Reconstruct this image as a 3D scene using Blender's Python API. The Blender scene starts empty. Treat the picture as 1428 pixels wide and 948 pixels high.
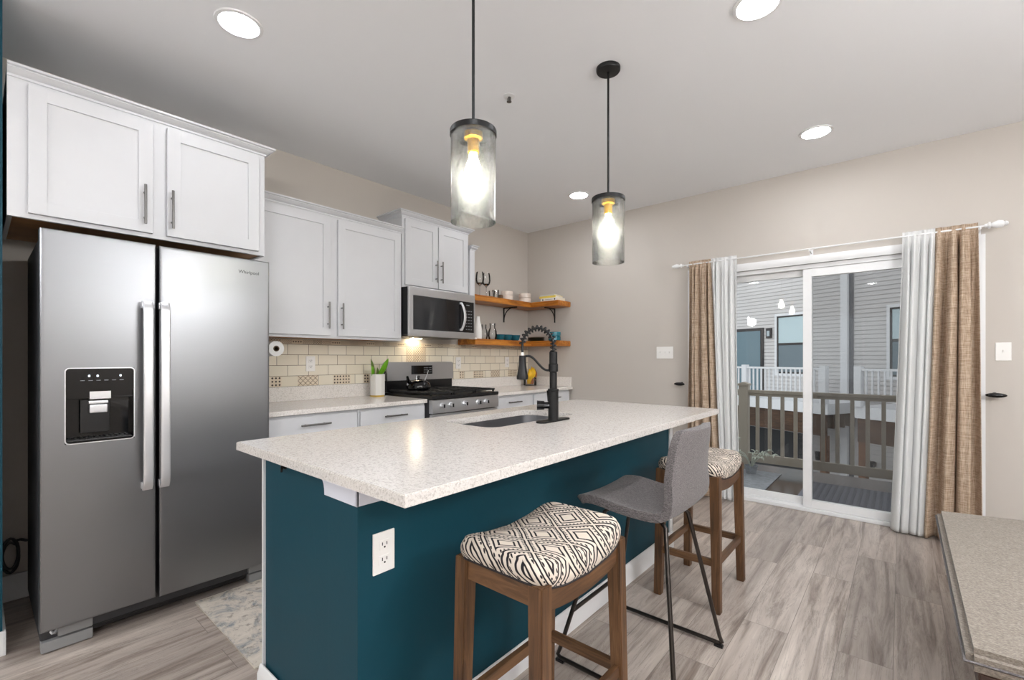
import bpy, bmesh, math, random
from mathutils import Vector, Matrix
random.seed(7)
S = bpy.context.scene
COL = S.collection
PI = math.pi

# ------------------------------------------------------------------ camera
cam_d = bpy.data.cameras.new('camera'); cam = bpy.data.objects.new('camera', cam_d); COL.objects.link(cam)
cam.location = (3.444, -4.336, 1.226); cam.rotation_euler = (PI/2, 0, math.radians(40.405))
cam_d.sensor_width = 36; cam_d.lens = 637.6/1428*36; cam_d.shift_y = 26.1/1428; cam_d.clip_start = .02
S.camera = cam
# ------------------------------------------------------------------ world
W = bpy.data.worlds.new('overcast_sky'); S.world = W; W.use_nodes = True
wn = W.node_tree.nodes; wl = W.node_tree.links
bg = wn['Background']; bg.inputs[0].default_value = (.97, .98, 1.0, 1); bg.inputs[1].default_value = .62
# ------------------------------------------------------------------ view
S.view_settings.view_transform = 'Standard'; S.view_settings.look = 'None'
S.view_settings.exposure = 1.12; S.view_settings.gamma = 1.0; S.view_settings.use_curve_mapping = False
DOWNLIGHT = 48.0     # emission of each recessed lens
BULB = 42.0
FILL_GLOBE = 38.0        # added fill globes, unseen behind and beside the camera

# ------------------------------------------------------------------ materials
def nt(name):
    m = bpy.data.materials.new(name); m.use_nodes = True
    return m, m.node_tree.nodes, m.node_tree.links, m.node_tree.nodes['Principled BSDF']
def lin(c): return tuple(((v/255)/12.92 if v/255 <= .04045 else ((v/255+.055)/1.055)**2.4) for v in c) + (1,)
def coord(N, L, scale=(1,1,1), rot=(0,0,0), loc=(0,0,0)):
    t = N.new('ShaderNodeTexCoord'); mp = N.new('ShaderNodeMapping')
    mp.inputs['Scale'].default_value = scale; mp.inputs['Rotation'].default_value = rot; mp.inputs['Location'].default_value = loc
    L.new(t.outputs['Object'], mp.inputs[0]); return mp.outputs[0]
def ramp(N, L, src, stops):
    r = N.new('ShaderNodeValToRGB'); e = r.color_ramp.elements
    while len(e) < len(stops): e.new(.5)
    for i, (p, c) in enumerate(stops): e[i].position = p; e[i].color = c
    L.new(src, r.inputs[0]); return r.outputs[0]
def noise(N, L, vec, scale, detail=4, rough=.55, dist=0):
    n = N.new('ShaderNodeTexNoise'); n.inputs['Scale'].default_value = scale; n.inputs['Detail'].default_value = detail
    n.inputs['Roughness'].default_value = rough; n.inputs['Distortion'].default_value = dist
    if vec is not None: L.new(vec, n.inputs['Vector'])
    return n.outputs['Fac']
def bump(N, L, h, b, strength=.2, dist=.01):
    k = N.new('ShaderNodeBump'); k.inputs['Strength'].default_value = strength; k.inputs['Distance'].default_value = dist
    L.new(h, k.inputs['Height']); L.new(k.outputs[0], b.inputs['Normal'])
def math_n(N, L, op, a, b=None, clamp=False):
    m = N.new('ShaderNodeMath'); m.operation = op; m.use_clamp = clamp
    for i, v in enumerate((a, b)):
        if v is None: continue
        if isinstance(v, (int, float)): m.inputs[i].default_value = v
        else: L.new(v, m.inputs[i])
    return m.outputs[0]
def mixc(N, L, fac, a, b, mode='MIX'):
    m = N.new('ShaderNodeMix'); m.data_type = 'RGBA'; m.blend_type = mode
    if isinstance(fac, (int, float)): m.inputs[0].default_value = fac
    else: L.new(fac, m.inputs[0])
    for k, v in ((6, a), (7, b)):
        if isinstance(v, tuple): m.inputs[k].default_value = v
        else: L.new(v, m.inputs[k])
    return m.outputs[2]

MC = {}
def mat(name, col, rough=.5, metal=0, spec=.5, nz=0, nscale=8, bmp=0, bscale=40, coat=0, stretch=(1,1,1)):
    if name in MC: return MC[name]
    m, N, L, b = nt(name); c = lin(col)
    b.inputs['Base Color'].default_value = c; b.inputs['Roughness'].default_value = rough
    b.inputs['Metallic'].default_value = metal; b.inputs['Specular IOR Level'].default_value = spec
    b.inputs['Coat Weight'].default_value = coat
    v = coord(N, L, stretch)
    f = noise(N, L, v, nscale)
    if nz:
        lo = tuple(max(0, x*(1-nz)) for x in c[:3])+(1,); hi = tuple(min(1, x*(1+nz)) for x in c[:3])+(1,)
        L.new(ramp(N, L, f, [(.3, lo), (.7, hi)]), b.inputs['Base Color'])
    if bmp: bump(N, L, noise(N, L, v, bscale, 3), b, bmp, .004)
    MC[name] = m; return m
def glass_mat(name, tint=(1,1,1,1), gloss=1.0, haze=0, seeded=False, base=.04):
    m, N, L, b = nt(name); N.remove(b)
    tr = N.new('ShaderNodeBsdfTransparent'); tr.inputs[0].default_value = tint
    gl = N.new('ShaderNodeBsdfGlossy'); gl.inputs['Roughness'].default_value = .02
    fr = N.new('ShaderNodeFresnel'); fr.inputs['IOR'].default_value = 1.5
    mx = N.new('ShaderNodeMixShader'); fac = math_n(N, L, 'MULTIPLY', fr.outputs[0], gloss, True)
    L.new(fac, mx.inputs[0]); L.new(tr.outputs[0], mx.inputs[1]); L.new(gl.outputs[0], mx.inputs[2]); last = mx.outputs[0]
    if seeded:
        v = coord(N, L, (1, 1, .55)); n = noise(N, L, v, 75, 5, .75, 1.2)
        k = N.new('ShaderNodeBump'); k.inputs['Strength'].default_value = .8; k.inputs['Distance'].default_value = .004
        L.new(n, k.inputs['Height']); L.new(k.outputs[0], gl.inputs['Normal']); L.new(k.outputs[0], fr.inputs['Normal'])
        L.new(ramp(N, L, n, [(.36, (.88, .90, .86, 1)), (.5, (.99, .995, .98, 1)), (.62, (.93, .95, .92, 1))]), tr.inputs[0])
        df = N.new('ShaderNodeBsdfDiffuse'); df.inputs[0].default_value = (.9, .92, .86, 1)
        tl = N.new('ShaderNodeBsdfTranslucent'); tl.inputs[0].default_value = (.9, .92, .86, 1)
        ad = N.new('ShaderNodeMixShader'); ad.inputs[0].default_value = .25; L.new(df.outputs[0], ad.inputs[1]); L.new(tl.outputs[0], ad.inputs[2])
        f2 = ramp(N, L, n, [(.46, (.0,)*3+(1,)), (.56, (.006,)*3+(1,)), (.66, (.035,)*3+(1,))])
        m2 = N.new('ShaderNodeMixShader'); L.new(f2, m2.inputs[0]); L.new(last, m2.inputs[1]); L.new(ad.outputs[0], m2.inputs[2]); last = m2.outputs[0]
    L.new(last, N['Material Output'].inputs[0]); return m
def emit_mat(name, col, s):
    m, N, L, b = nt(name); b.inputs['Base Color'].default_value = (.8,.8,.8,1)
    b.inputs['Emission Color'].default_value = col; b.inputs['Emission Strength'].default_value = s; return m

def floor_mat():
    m, N, L, b = nt('plank_floor')
    t = N.new('ShaderNodeTexCoord'); mp = N.new('ShaderNodeMapping'); mp.inputs['Rotation'].default_value = (0, 0, PI/2)
    L.new(t.outputs['Object'], mp.inputs[0])
    br = N.new('ShaderNodeTexBrick'); L.new(mp.outputs[0], br.inputs['Vector'])
    br.inputs['Scale'].default_value = 1; br.inputs['Brick Width'].default_value = 1.22; br.inputs['Row Height'].default_value = .18
    br.inputs['Mortar Size'].default_value = .0012; br.inputs['Mortar Smooth'].default_value = .3; br.offset = .37
    br.inputs['Color1'].default_value = (0,0,0,1); br.inputs['Color2'].default_value = (1,1,1,1); br.inputs['Mortar'].default_value = (.5,.5,.5,1)
    # per plank offset for the grain
    cx = N.new('ShaderNodeVectorMath'); cx.operation = 'MULTIPLY_ADD'
    L.new(br.outputs['Color'], cx.inputs[0]); cx.inputs[1].default_value = (7, 5, 3)
    st = N.new('ShaderNodeMapping'); st.inputs['Scale'].default_value = (1, .07, 1); L.new(t.outputs['Object'], st.inputs[0])
    L.new(st.outputs[0], cx.inputs[2])
    g1 = noise(N, L, cx.outputs[0], 16, 8, .68, .9)
    st2 = N.new('ShaderNodeMapping'); st2.inputs['Scale'].default_value = (1, .16, 1); L.new(t.outputs['Object'], st2.inputs[0])
    g2 = noise(N, L, st2.outputs[0], 5, 6, .6, 1.5)
    c1 = ramp(N, L, g1, [(.20, lin((104,92,85))), (.36, lin((160,148,140))), (.50, lin((206,197,190))), (.66, lin((224,216,209))), (.85, lin((232,225,218)))])
    c2 = ramp(N, L, g2, [(.3, lin((188,180,175))), (.7, lin((250,248,245)))])
    c = mixc(N, L, .75, c1, c2, 'MULTIPLY')
    pl = ramp(N, L, br.outputs['Color'], [(0, lin((205,200,196))), (1, lin((255,252,248)))])
    c = mixc(N, L, .8, c, pl, 'MULTIPLY')
    g3 = noise(N, L, cx.outputs[0], 9, 9, .75, 2.2)
    c = mixc(N, L, math_n(N, L, 'MULTIPLY', ramp(N, L, math_n(N, L, 'ABSOLUTE', math_n(N, L, 'SUBTRACT', g3, .5)), [(0, (1,1,1,1)), (.012, (0,0,0,1))]), .55), c, lin((92,82,76)))
    c = mixc(N, L, br.outputs['Fac'], c, lin((120,110,103)))
    L.new(c, b.inputs['Base Color'])
    b.inputs['Roughness'].default_value = .36; b.inputs['Specular IOR Level'].default_value = .45
    hh = math_n(N, L, 'SUBTRACT', g1, br.outputs['Fac']); bump(N, L, hh, b, .12, .003)
    return m
def tile_mat():
    m, N, L, b = nt('subway_tile')
    t = N.new('ShaderNodeTexCoord'); mp = N.new('ShaderNodeMapping')
    sx = N.new('ShaderNodeSeparateXYZ'); cb = N.new('ShaderNodeCombineXYZ'); L.new(t.outputs['Object'], sx.inputs[0])
    L.new(sx.outputs[1], cb.inputs[0]); L.new(sx.outputs[2], cb.inputs[1]); L.new(cb.outputs[0], mp.inputs[0])
    br = N.new('ShaderNodeTexBrick'); L.new(mp.outputs[0], br.inputs['Vector'])
    br.inputs['Scale'].default_value = 1; br.inputs['Brick Width'].default_value = .1555; br.inputs['Row Height'].default_value = .0785
    br.inputs['Mortar Size'].default_value = .0016; br.inputs['Mortar Smooth'].default_value = .2; br.offset = .5
    br.inputs['Color1'].default_value = lin((232,223,203)); br.inputs['Color2'].default_value = lin((240,233,216)); br.inputs['Mortar'].default_value = lin((104,88,70))
    L.new(br.outputs['Color'], b.inputs['Base Color']); b.inputs['Roughness'].default_value = .22
    bump(N, L, math_n(N, L, 'SUBTRACT', 1.0, br.outputs['Fac']), b, .35, .003)
    return m
def quartz_mat(name, base, dark):
    m, N, L, b = nt(name); v = coord(N, L)
    n1 = noise(N, L, v, 260, 2, .6); n2 = noise(N, L, v, 120, 3, .7)
    c = ramp(N, L, n1, [(.30, lin(dark)), (.42, lin(base)), (.62, lin(base)), (.72, lin((min(255,base[0]+16),)*3))])
    c = mixc(N, L, .5, c, ramp(N, L, n2, [(.36, lin(tuple(int(x*.82) for x in base))), (.5, lin((255,255,255)))]), 'MULTIPLY')
    L.new(c, b.inputs['Base Color']); b.inputs['Roughness'].default_value = .17; b.inputs['Specular IOR Level'].default_value = .5
    return m
def steel_mat(name, col=(168,168,170), rough=.26, axis='Y', metal=1.0, wav=.06):
    m, N, L, b = nt(name)
    b.inputs['Metallic'].default_value = metal; b.inputs['Base Color'].default_value = lin(col); b.inputs['Roughness'].default_value = rough
    sc = {'Y': (80, 2, 300), 'Z': (300, 80, 2), 'X': (2, 80, 300)}[axis]
    v = coord(N, L, sc); n = noise(N, L, v, 1, 3)
    L.new(ramp(N, L, n, [(.3, (rough-.01,)*3+(1,)), (.7, (rough+.04,)*3+(1,))]), b.inputs['Roughness'])
    return m
def wood_mat(name, dark, mid, light, axis='Z', rough=.45, scale=30, knots=False):
    m, N, L, b = nt(name)
    s = {'X': (.08,1,1), 'Y': (1,.08,1), 'Z': (1,1,.08)}[axis]
    v = coord(N, L, s); n = noise(N, L, v, scale, 7, .65, 1.2)
    n2 = noise(N, L, coord(N, L, tuple(min(1, x*4) for x in s)), 7, 3, .5, 1.5 if knots else .5)
    c = ramp(N, L, n, [(.28, lin(dark)), (.5, lin(mid)), (.74, lin(light))])
    c = mixc(N, L, .55, c, ramp(N, L, n2, [(.3, lin(tuple(int(x) for x in (150,130,110)))), (.65, (1,1,1,1))]), 'MULTIPLY')
    L.new(c, b.inputs['Base Color']); b.inputs['Roughness'].default_value = rough; bump(N, L, n, b, .15, .002)
    return m
def linen_mat():
    m, N, L, b = nt('tan_linen')
    w1 = noise(N, L, coord(N, L, (220, 220, 14)), 1, 3, .6); w2 = noise(N, L, coord(N, L, (12, 12, 260)), 1, 3, .6)
    s = math_n(N, L, 'ADD', w1, w2)
    c = ramp(N, L, math_n(N, L, 'MULTIPLY', s, .5), [(.38, lin((158,134,112))), (.5, lin((196,173,150))), (.62, lin((218,200,180)))])
    L.new(c, b.inputs['Base Color']); b.inputs['Roughness'].default_value = .9; b.inputs['Specular IOR Level'].default_value = .1
    tl = N.new('ShaderNodeBsdfTranslucent'); L.new(c, tl.inputs[0]); mx = N.new('ShaderNodeMixShader'); mx.inputs[0].default_value = .18
    L.new(b.outputs[0], mx.inputs[1]); L.new(tl.outputs[0], mx.inputs[2]); L.new(mx.outputs[0], N['Material Output'].inputs[0])
    bump(N, L, s, b, .4, .002); return m
def sheer_mat():
    m, N, L, b = nt('white_voile'); b.inputs['Base Color'].default_value = (.9,.9,.89,1); b.inputs['Roughness'].default_value = .9
    w = noise(N, L, coord(N, L, (60, 60, 200)), 1, 2); bump(N, L, w, b, .15, .002)
    tl = N.new('ShaderNodeBsdfTranslucent'); tl.inputs[0].default_value = (.92,.93,.93,1)
    mx = N.new('ShaderNodeMixShader'); mx.inputs[0].default_value = .4; L.new(b.outputs[0], mx.inputs[1]); L.new(tl.outputs[0], mx.inputs[2])
    L.new(mx.outputs[0], N['Material Output'].inputs[0]); return m
def tribal_mat():
    m, N, L, b = nt('tribal_print_fabric')
    t = N.new('ShaderNodeTexCoord'); wob = N.new('ShaderNodeTexNoise'); wob.inputs['Scale'].default_value = 18; L.new(t.outputs['Object'], wob.inputs[0])
    ad = N.new('ShaderNodeVectorMath'); ad.operation = 'MULTIPLY_ADD'; L.new(wob.outputs['Color'], ad.inputs[0]); ad.inputs[1].default_value = (.009,)*3; L.new(t.outputs['Object'], ad.inputs[2])
    sx = N.new('ShaderNodeSeparateXYZ'); L.new(ad.outputs[0], sx.inputs[0])
    px, py = .185, .150
    # drop term lets the print run down the sides of the cushion
    zx = math_n(N, L, 'MULTIPLY', sx.outputs[2], .9)
    X = math_n(N, L, 'DIVIDE', math_n(N, L, 'ADD', sx.outputs[0], zx), px); Y = math_n(N, L, 'DIVIDE', math_n(N, L, 'ADD', sx.outputs[1], .02), py)
    u = math_n(N, L, 'ADD', X, Y); v = math_n(N, L, 'SUBTRACT', X, Y)
    fu = math_n(N, L, 'ABSOLUTE', math_n(N, L, 'SUBTRACT', math_n(N, L, 'FRACT', u), .5)); fv = math_n(N, L, 'ABSOLUTE', math_n(N, L, 'SUBTRACT', math_n(N, L, 'FRACT', v), .5))
    mx = math_n(N, L, 'MAXIMUM', fu, fv)
    W_, K = (.66,.58,.50,1), (.02,.018,.022,1)
    stops = [(0, W_), (.15, W_), (.155, K), (.198, K), (.203, W_), (.27, W_), (.275, K), (.318, K), (.323, W_), (.428, W_), (.432, K), (.470, K), (.474, W_), (.494, W_)]
    c = ramp(N, L, mx, [(p, q) for p, q in stops])
    # rows of dots in the pale band
    dots = N.new('ShaderNodeTexVoronoi'); dots.inputs['Scale'].default_value = 1; dots.inputs['Randomness'].default_value = 0
    cb = N.new('ShaderNodeCombineXYZ'); L.new(math_n(N, L, 'MULTIPLY', u, 10), cb.inputs[0]); L.new(math_n(N, L, 'MULTIPLY', v, 10), cb.inputs[1]); L.new(cb.outputs[0], dots.inputs['Vector'])
    dk = math_n(N, L, 'LESS_THAN', dots.outputs['Distance'], .26)
    band = math_n(N, L, 'MULTIPLY', math_n(N, L, 'GREATER_THAN', mx, .325), math_n(N, L, 'LESS_THAN', mx, .425))
    c = mixc(N, L, math_n(N, L, 'MULTIPLY', dk, band), c, K)
    L.new(c, b.inputs['Base Color']); b.inputs['Roughness'].default_value = .9; b.inputs['Specular IOR Level'].default_value = .15
    bump(N, L, noise(N, L, t.outputs['Object'], 500, 2), b, .25, .002); return m
def felt_mat(name, a, bcol, c3, scale=350):
    m, N, L, b = nt(name); v = coord(N, L); n = noise(N, L, v, scale, 3, .7); n2 = noise(N, L, coord(N, L, (90, 420, 420)), 1, 3)
    c = ramp(N, L, math_n(N, L, 'MULTIPLY', math_n(N, L, 'ADD', n, n2), .5), [(.38, lin(a)), (.5, lin(bcol)), (.62, lin(c3))])
    L.new(c, b.inputs['Base Color']); b.inputs['Roughness'].default_value = .95; b.inputs['Specular IOR Level'].default_value = .1
    b.inputs['Sheen Weight'].default_value = .15; bump(N, L, n, b, .5, .002); return m
def rug_mat():
    m, N, L, b = nt('distressed_rug'); v = coord(N, L)
    n1 = noise(N, L, v, 7, 9, .78, .8); n2 = noise(N, L, coord(N, L, (1,1,1), loc=(4,2,0)), 30, 6, .7)
    c = ramp(N, L, n1, [(.34, lin((112,124,134))), (.43, lin((172,170,166))), (.50, lin((208,199,187))), (.7, lin((224,216,203)))])
    d = ramp(N, L, n2, [(.36, lin((120,112,108))), (.46, (1,1,1,1))]); c = mixc(N, L, .55, c, d, 'MULTIPLY')
    L.new(c, b.inputs['Base Color']); b.inputs['Roughness'].default_value = .95; bump(N, L, n2, b, .4, .003); return m
def screen_mat():
    m, N, L, b = nt('insect_screen'); b.inputs['Base Color'].default_value = (.05,.05,.055,1); b.inputs['Roughness'].default_value = .7
    tr = N.new('ShaderNodeBsdfTransparent'); mx = N.new('ShaderNodeMixShader'); mx.inputs[0].default_value = .24
    L.new(tr.outputs[0], mx.inputs[1]); L.new(b.outputs[0], mx.inputs[2]); L.new(mx.outputs[0], N['Material Output'].inputs[0]); return m

M_wall = mat('beige_wall', (197,190,182), .8, bmp=.05, bscale=90)
M_ceil = mat('ceiling_paint', (240,241,243), .85, bmp=.04, bscale=120)
M_teal = mat('teal_paint', (14,63,77), .5, bmp=.05, bscale=60, spec=.25)
M_trim = mat('white_trim', (232,232,232), .35)
M_cab = mat('white_cabinet', (216,217,220), .33, nz=.01)
M_cabwood = mat('raw_cabinet_underside', (178,132,84), .6, nz=.12, nscale=12)
M_floor = floor_mat(); M_tile = tile_mat()
M_quartz = quartz_mat('speckled_quartz', (220,215,210), (188,181,174))
M_quartz2 = quartz_mat('pale_quartz', (236,231,225), (214,207,199))
M_steel = steel_mat('brushed_steel', (140,141,144), .32, 'Y')
M_steel2 = mat('satin_steel_handle', (222,223,226), .3, .75)
M_steelL = steel_mat('light_brushed_steel', (196,196,198), .3, 'Y', wav=.01)
M_bar = mat('brushed_nickel_pull', (120,118,116), .3, 1.0)
M_black = mat('black_plastic', (14,14,16), .3)
M_blackg = mat('black_gloss', (6,6,8), .06)
M_blackm = mat('matte_black_metal', (13,13,14), .4, .2)
M_dark = mat('dark_grey_enamel', (52,52,55), .5)
M_grate = mat('cast_iron', (24,24,25), .6, bmp=.2)
M_kick = mat('grey_plastic', (140,140,140), .5)
M_shelf = wood_mat('honey_stained_pine', (110,58,16), (196,120,38), (226,158,66), 'Y', .35, 22, True)
M_shelfx = wood_mat('honey_stained_pine_cross', (110,58,16), (196,120,38), (226,158,66), 'X', .35, 22, True)
M_stoolwood = wood_mat('oak_stool_wood', (62,42,28), (104,74,48), (134,98,66), 'Z', .45, 40)
M_stoolwy = wood_mat('oak_stool_rail_y', (62,42,28), (104,74,48), (134,98,66), 'Y', .45, 40)
M_stoolwx = wood_mat('oak_stool_rail_x', (62,42,28), (104,74,48), (134,98,66), 'X', .45, 40)
M_tribal = tribal_mat(); M_piping = mat('dark_piping', (40,36,38), .8)
M_felt = felt_mat('grey_felt', (78,74,74), (112,107,107), (140,135,134))
M_bench = felt_mat('taupe_weave', (112,104,95), (134,125,115), (156,147,136), 160)
M_benchw = wood_mat('walnut_bench', (44,30,24), (74,52,42), (96,70,56), 'X', .5)
M_linen = linen_mat(); M_sheer = sheer_mat(); M_rug = rug_mat()
M_glass = glass_mat('door_glass', (.97,.985,.98,1), .75)
M_seed = glass_mat('seeded_glass', (.985,.99,.98,1), 1.6, seeded=True)
M_clear = glass_mat('clear_glass', (.99,.995,.995,1), 1.0)
M_screen = screen_mat()
M_mwin = mat('microwave_glass', (34,34,36), .08)
M_brass = mat('brass_socket', (226,170,40), .3, .85)
M_bulb = emit_mat('lit_bulb', (1, .96, .88, 1), BULB)
M_lens = emit_mat('lit_lens', (.93, .96, 1, 1), DOWNLIGHT); M_lensd = emit_mat('lit_lens_dimmer', (.93, .96, 1, 1), DOWNLIGHT*.45)
M_fill_globe = emit_mat('fill_globe_glow', (.95, .97, 1, 1), FILL_GLOBE)
M_gun = mat('gunmetal_rod', (74,69,66), .28, .9)
M_white = mat('white_plastic', (238,236,232), .35)
M_cream = mat('cream_ceramic', (232,218,206), .3)
M_tealc = mat('teal_glazed_ceramic', (24,112,128), .15)
M_siding = mat('vinyl_siding', (206,204,204), .6, nz=.03, nscale=2)
M_extw = mat('exterior_white', (228,230,234), .5)
M_bronze = mat('bronze_frame', (40,38,40), .5)
M_taupe = mat('taupe_railing', (158,150,138), .55)
M_joist = wood_mat('weathered_lumber', (44,32,26), (82,60,44), (110,82,62), 'X', .7)
M_post = wood_mat('cedar_post', (76,50,32), (118,82,56), (142,104,76), 'Z', .7)
M_deck = wood_mat('wet_deck_board', (34,24,19), (66,46,34), (92,68,52), 'X', .22, 20)
M_sink = steel_mat('sink_steel', (150,150,153), .4, 'X', wav=.01)

# ------------------------------------------------------------------ mesh kit
def wloc(o):
    v = Vector((0,0,0))
    while o is not None: v += o.location; o = o.parent
    return v
class MB:
    def __init__(s): s.bm = bmesh.new()
    def _add(s, tmp, mi):
        me = bpy.data.meshes.new('t')
        for f in tmp.faces: f.material_index = mi
        tmp.to_mesh(me); tmp.free(); s.bm.from_mesh(me); bpy.data.meshes.remove(me); return s
    def box(s, x0, x1, y0, y1, z0, z1, bev=0, mi=0, seg=2, M=None):
        t = bmesh.new(); bmesh.ops.create_cube(t, size=1)
        for v in t.verts: v.co = Vector(((x0+x1)/2+v.co.x*(x1-x0), (y0+y1)/2+v.co.y*(y1-y0), (z0+z1)/2+v.co.z*(z1-z0)))
        if bev: bmesh.ops.bevel(t, geom=t.edges[:], offset=min(bev, .49*min(abs(x1-x0), abs(y1-y0), abs(z1-z0))), segments=seg, affect='EDGES', profile=.5)
        if M: bmesh.ops.transform(t, matrix=M, verts=t.verts)
        return s._add(t, mi)
    def tube(s, pts, r, seg=10, mi=0, close=False):
        t = bmesh.new(); P = [Vector(p) for p in pts]; n = len(P); rings = []
        R = r if isinstance(r, (list, tuple)) else [r]*n
        up = None
        for i, p in enumerate(P):
            a = P[(i-1) % n] if (i > 0 or close) else p; c = P[(i+1) % n] if (i < n-1 or close) else p
            d = (c-a).normalized()
            if up is None: up = d.cross(Vector((0,0,1)) if abs(d.z) < .9 else Vector((1,0,0))).normalized()
            else:
                up = up - d*up.dot(d); up = up.normalized() if up.length > 1e-6 else d.orthogonal().normalized()
            w = d.cross(up); rings.append([t.verts.new(p+(up*math.cos(2*PI*k/seg)+w*math.sin(2*PI*k/seg))*R[i]) for k in range(seg)])
        m = n if close else n-1
        for i in range(m):
            A, B = rings[i], rings[(i+1) % n]
            for k in range(seg): t.faces.new((A[k], A[(k+1) % seg], B[(k+1) % seg], B[k]))
        if not close: t.faces.new(rings[0][::-1]); t.faces.new(rings[-1])
        bmesh.ops.recalc_face_normals(t, faces=t.faces); return s._add(t, mi)
    def lathe(s, prof, c=(0,0,0), seg=32, mi=0, axis='Z', closed=False):
        t = bmesh.new(); rings = []
        def P(r, h, a):
            x, y = r*math.cos(a), r*math.sin(a)
            q = {'Z': (x, y, h), 'X': (h, x, y), 'Y': (x, h, y)}[axis]; return Vector(c)+Vector(q)
        for r, h in prof:
            rings.append([t.verts.new(P(0, h, 0))] if r < 1e-6 else [t.verts.new(P(r, h, 2*PI*k/seg)) for k in range(seg)])
        m = len(rings) if closed else len(rings)-1
        for i in range(m):
            A, B = rings[i], rings[(i+1) % len(rings)]
            for k in range(seg):
                j = (k+1) % seg
                if len(A) == 1 and len(B) == 1: continue
                if len(A) == 1: t.faces.new((A[0], B[j], B[k]))
                elif len(B) == 1: t.faces.new((A[k], A[j], B[0]))
                else: t.faces.new((A[k], A[j], B[j], B[k]))
        bmesh.ops.recalc_face_normals(t, faces=t.faces); return s._add(t, mi)
    def prism(s, poly, a0, a1, axis='Z', mi=0, bev=0):
        t = bmesh.new()
        def q(u, v, a): return {'Z': (u, v, a), 'X': (a, u, v), 'Y': (u, a, v)}[axis]
        A = [t.verts.new(q(u, v, a0)) for u, v in poly]; B = [t.verts.new(q(u, v, a1)) for u, v in poly]
        t.faces.new(A[::-1]); t.faces.new(B); n = len(poly)
        for i in range(n): t.faces.new((A[i], A[(i+1) % n], B[(i+1) % n], B[i]))
        bmesh.ops.recalc_face_normals(t, faces=t.faces)
        if bev: bmesh.ops.bevel(t, geom=t.edges[:], offset=bev, segments=2, affect='EDGES')
        return s._add(t, mi)
    def grid(s, f, nu, nv, mi=0, cu=False):
        t = bmesh.new(); V = [[t.verts.new(f(i/(nu-1) if not cu else i/nu, j/(nv-1))) for j in range(nv)] for i in range(nu)]
        for i in range(nu if cu else nu-1):
            for j in range(nv-1): t.faces.new((V[i][j], V[(i+1) % nu][j], V[(i+1) % nu][j+1], V[i][j+1]))
        bmesh.ops.recalc_face_normals(t, faces=t.faces)
        return s._add(t, mi)
    def quad(s, pts, mi=0):
        t = bmesh.new(); t.faces.new([t.verts.new(p) for p in pts]); return s._add(t, mi)
    def build(s, name, mats, parent=None, at=None, smooth=True, ang=.6):
        me = bpy.data.meshes.new(name)
        off = wloc(parent) if parent is not None else Vector((0,0,0))
        if at is not None: off = Vector(at)
        if off.length: bmesh.ops.translate(s.bm, verts=s.bm.verts, vec=-off)
        s.bm.to_mesh(me); s.bm.free()
        for m in (mats if isinstance(mats, (list, tuple)) else [mats]): me.materials.append(m)
        if smooth:
            for p in me.polygons: p.use_smooth = True
            me.set_sharp_from_angle(angle=ang)
        o = bpy.data.objects.new(name, me); COL.objects.link(o)
        if smooth and ang == .6 and len(me.polygons) < 4000:
            wnm = o.modifiers.new('face_weighted_normals', 'WEIGHTED_NORMAL'); wnm.keep_sharp = True
        if parent is not None: o.parent = parent
        elif at is not None: o.location = at
        return o
def thing(name, label, cat, loc=(0,0,0), group=None):
    o = bpy.data.objects.new(name, None); COL.objects.link(o); o.location = loc; o.empty_display_size = .05
    o['label'] = label; o['category'] = cat
    if group: o['group'] = group
    return o
def tag(o, label, cat, group=None):
    o['label'] = label; o['category'] = cat
    if group: o['group'] = group
    return o
def struct(o): o['kind'] = 'structure'; return o
def copy_thing(src, loc, label, group=None, rotz=None):
    r = src.copy(); COL.objects.link(r); r.location = loc
    if rotz is not None: r.rotation_euler = (0, 0, rotz)
    r['label'] = label
    if group: r['group'] = group
    for ch in list(src.children):
        c = ch.copy(); COL.objects.link(c); c.parent = r
        for g in list(ch.children):
            d = g.copy(); COL.objects.link(d); d.parent = c
    return r
def rrect(x0, x1, y0, y1, r, n=6):
    P = []
    for cx, cy, a0 in ((x1-r, y1-r, 0), (x0+r, y1-r, PI/2), (x0+r, y0+r, PI), (x1-r, y0+r, 3*PI/2)):
        for k in range(n+1): a = a0+k/n*PI/2; P.append((cx+r*math.cos(a), cy+r*math.sin(a)))
    return P
def text_mesh(name, body, size, mt, parent, M, ext=.0006):
    cu = bpy.data.curves.new(name, 'FONT'); cu.body = body; cu.size = size; cu.extrude = ext; cu.align_x = 'CENTER'; cu.align_y = 'CENTER'
    o = bpy.data.objects.new(name+'_c', cu); COL.objects.link(o)
    dg = bpy.context.evaluated_depsgraph_get(); me = bpy.data.meshes.new_from_object(o.evaluated_get(dg)); bpy.data.objects.remove(o)
    me.transform(M); me.transform(Matrix.Translation(-wloc(parent))); me.materials.clear(); me.materials.append(mt)
    n = bpy.data.objects.new(name, me); COL.objects.link(n); n.parent = parent; return n

# ================================================================== SETTING
XR, YN, H = 5.6, -8.4, 2.743
struct(MB().box(-.0, XR, YN, .0, -.05, 0).build('floor', M_floor))
struct(MB().box(-.15, XR+.15, YN-.15, .15, H, H+.12).build('ceiling', M_ceil))
struct(MB().box(-.15, 0, YN-.15, .15, -.05, H).build('wall_left', M_wall))
DX0, DX1, DZ = 1.99, 3.80, 1.985
b = MB(); b.box(0, DX0, 0, .15, -.05, H); b.box(DX1, XR, 0, .15, -.05, H); b.box(DX0, DX1, 0, .15, DZ, H)
struct(b.build('wall_back', M_wall))
struct(MB().box(XR, XR+.15, YN-.15, .15, -.05, H).build('wall_right', M_wall))
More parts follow.
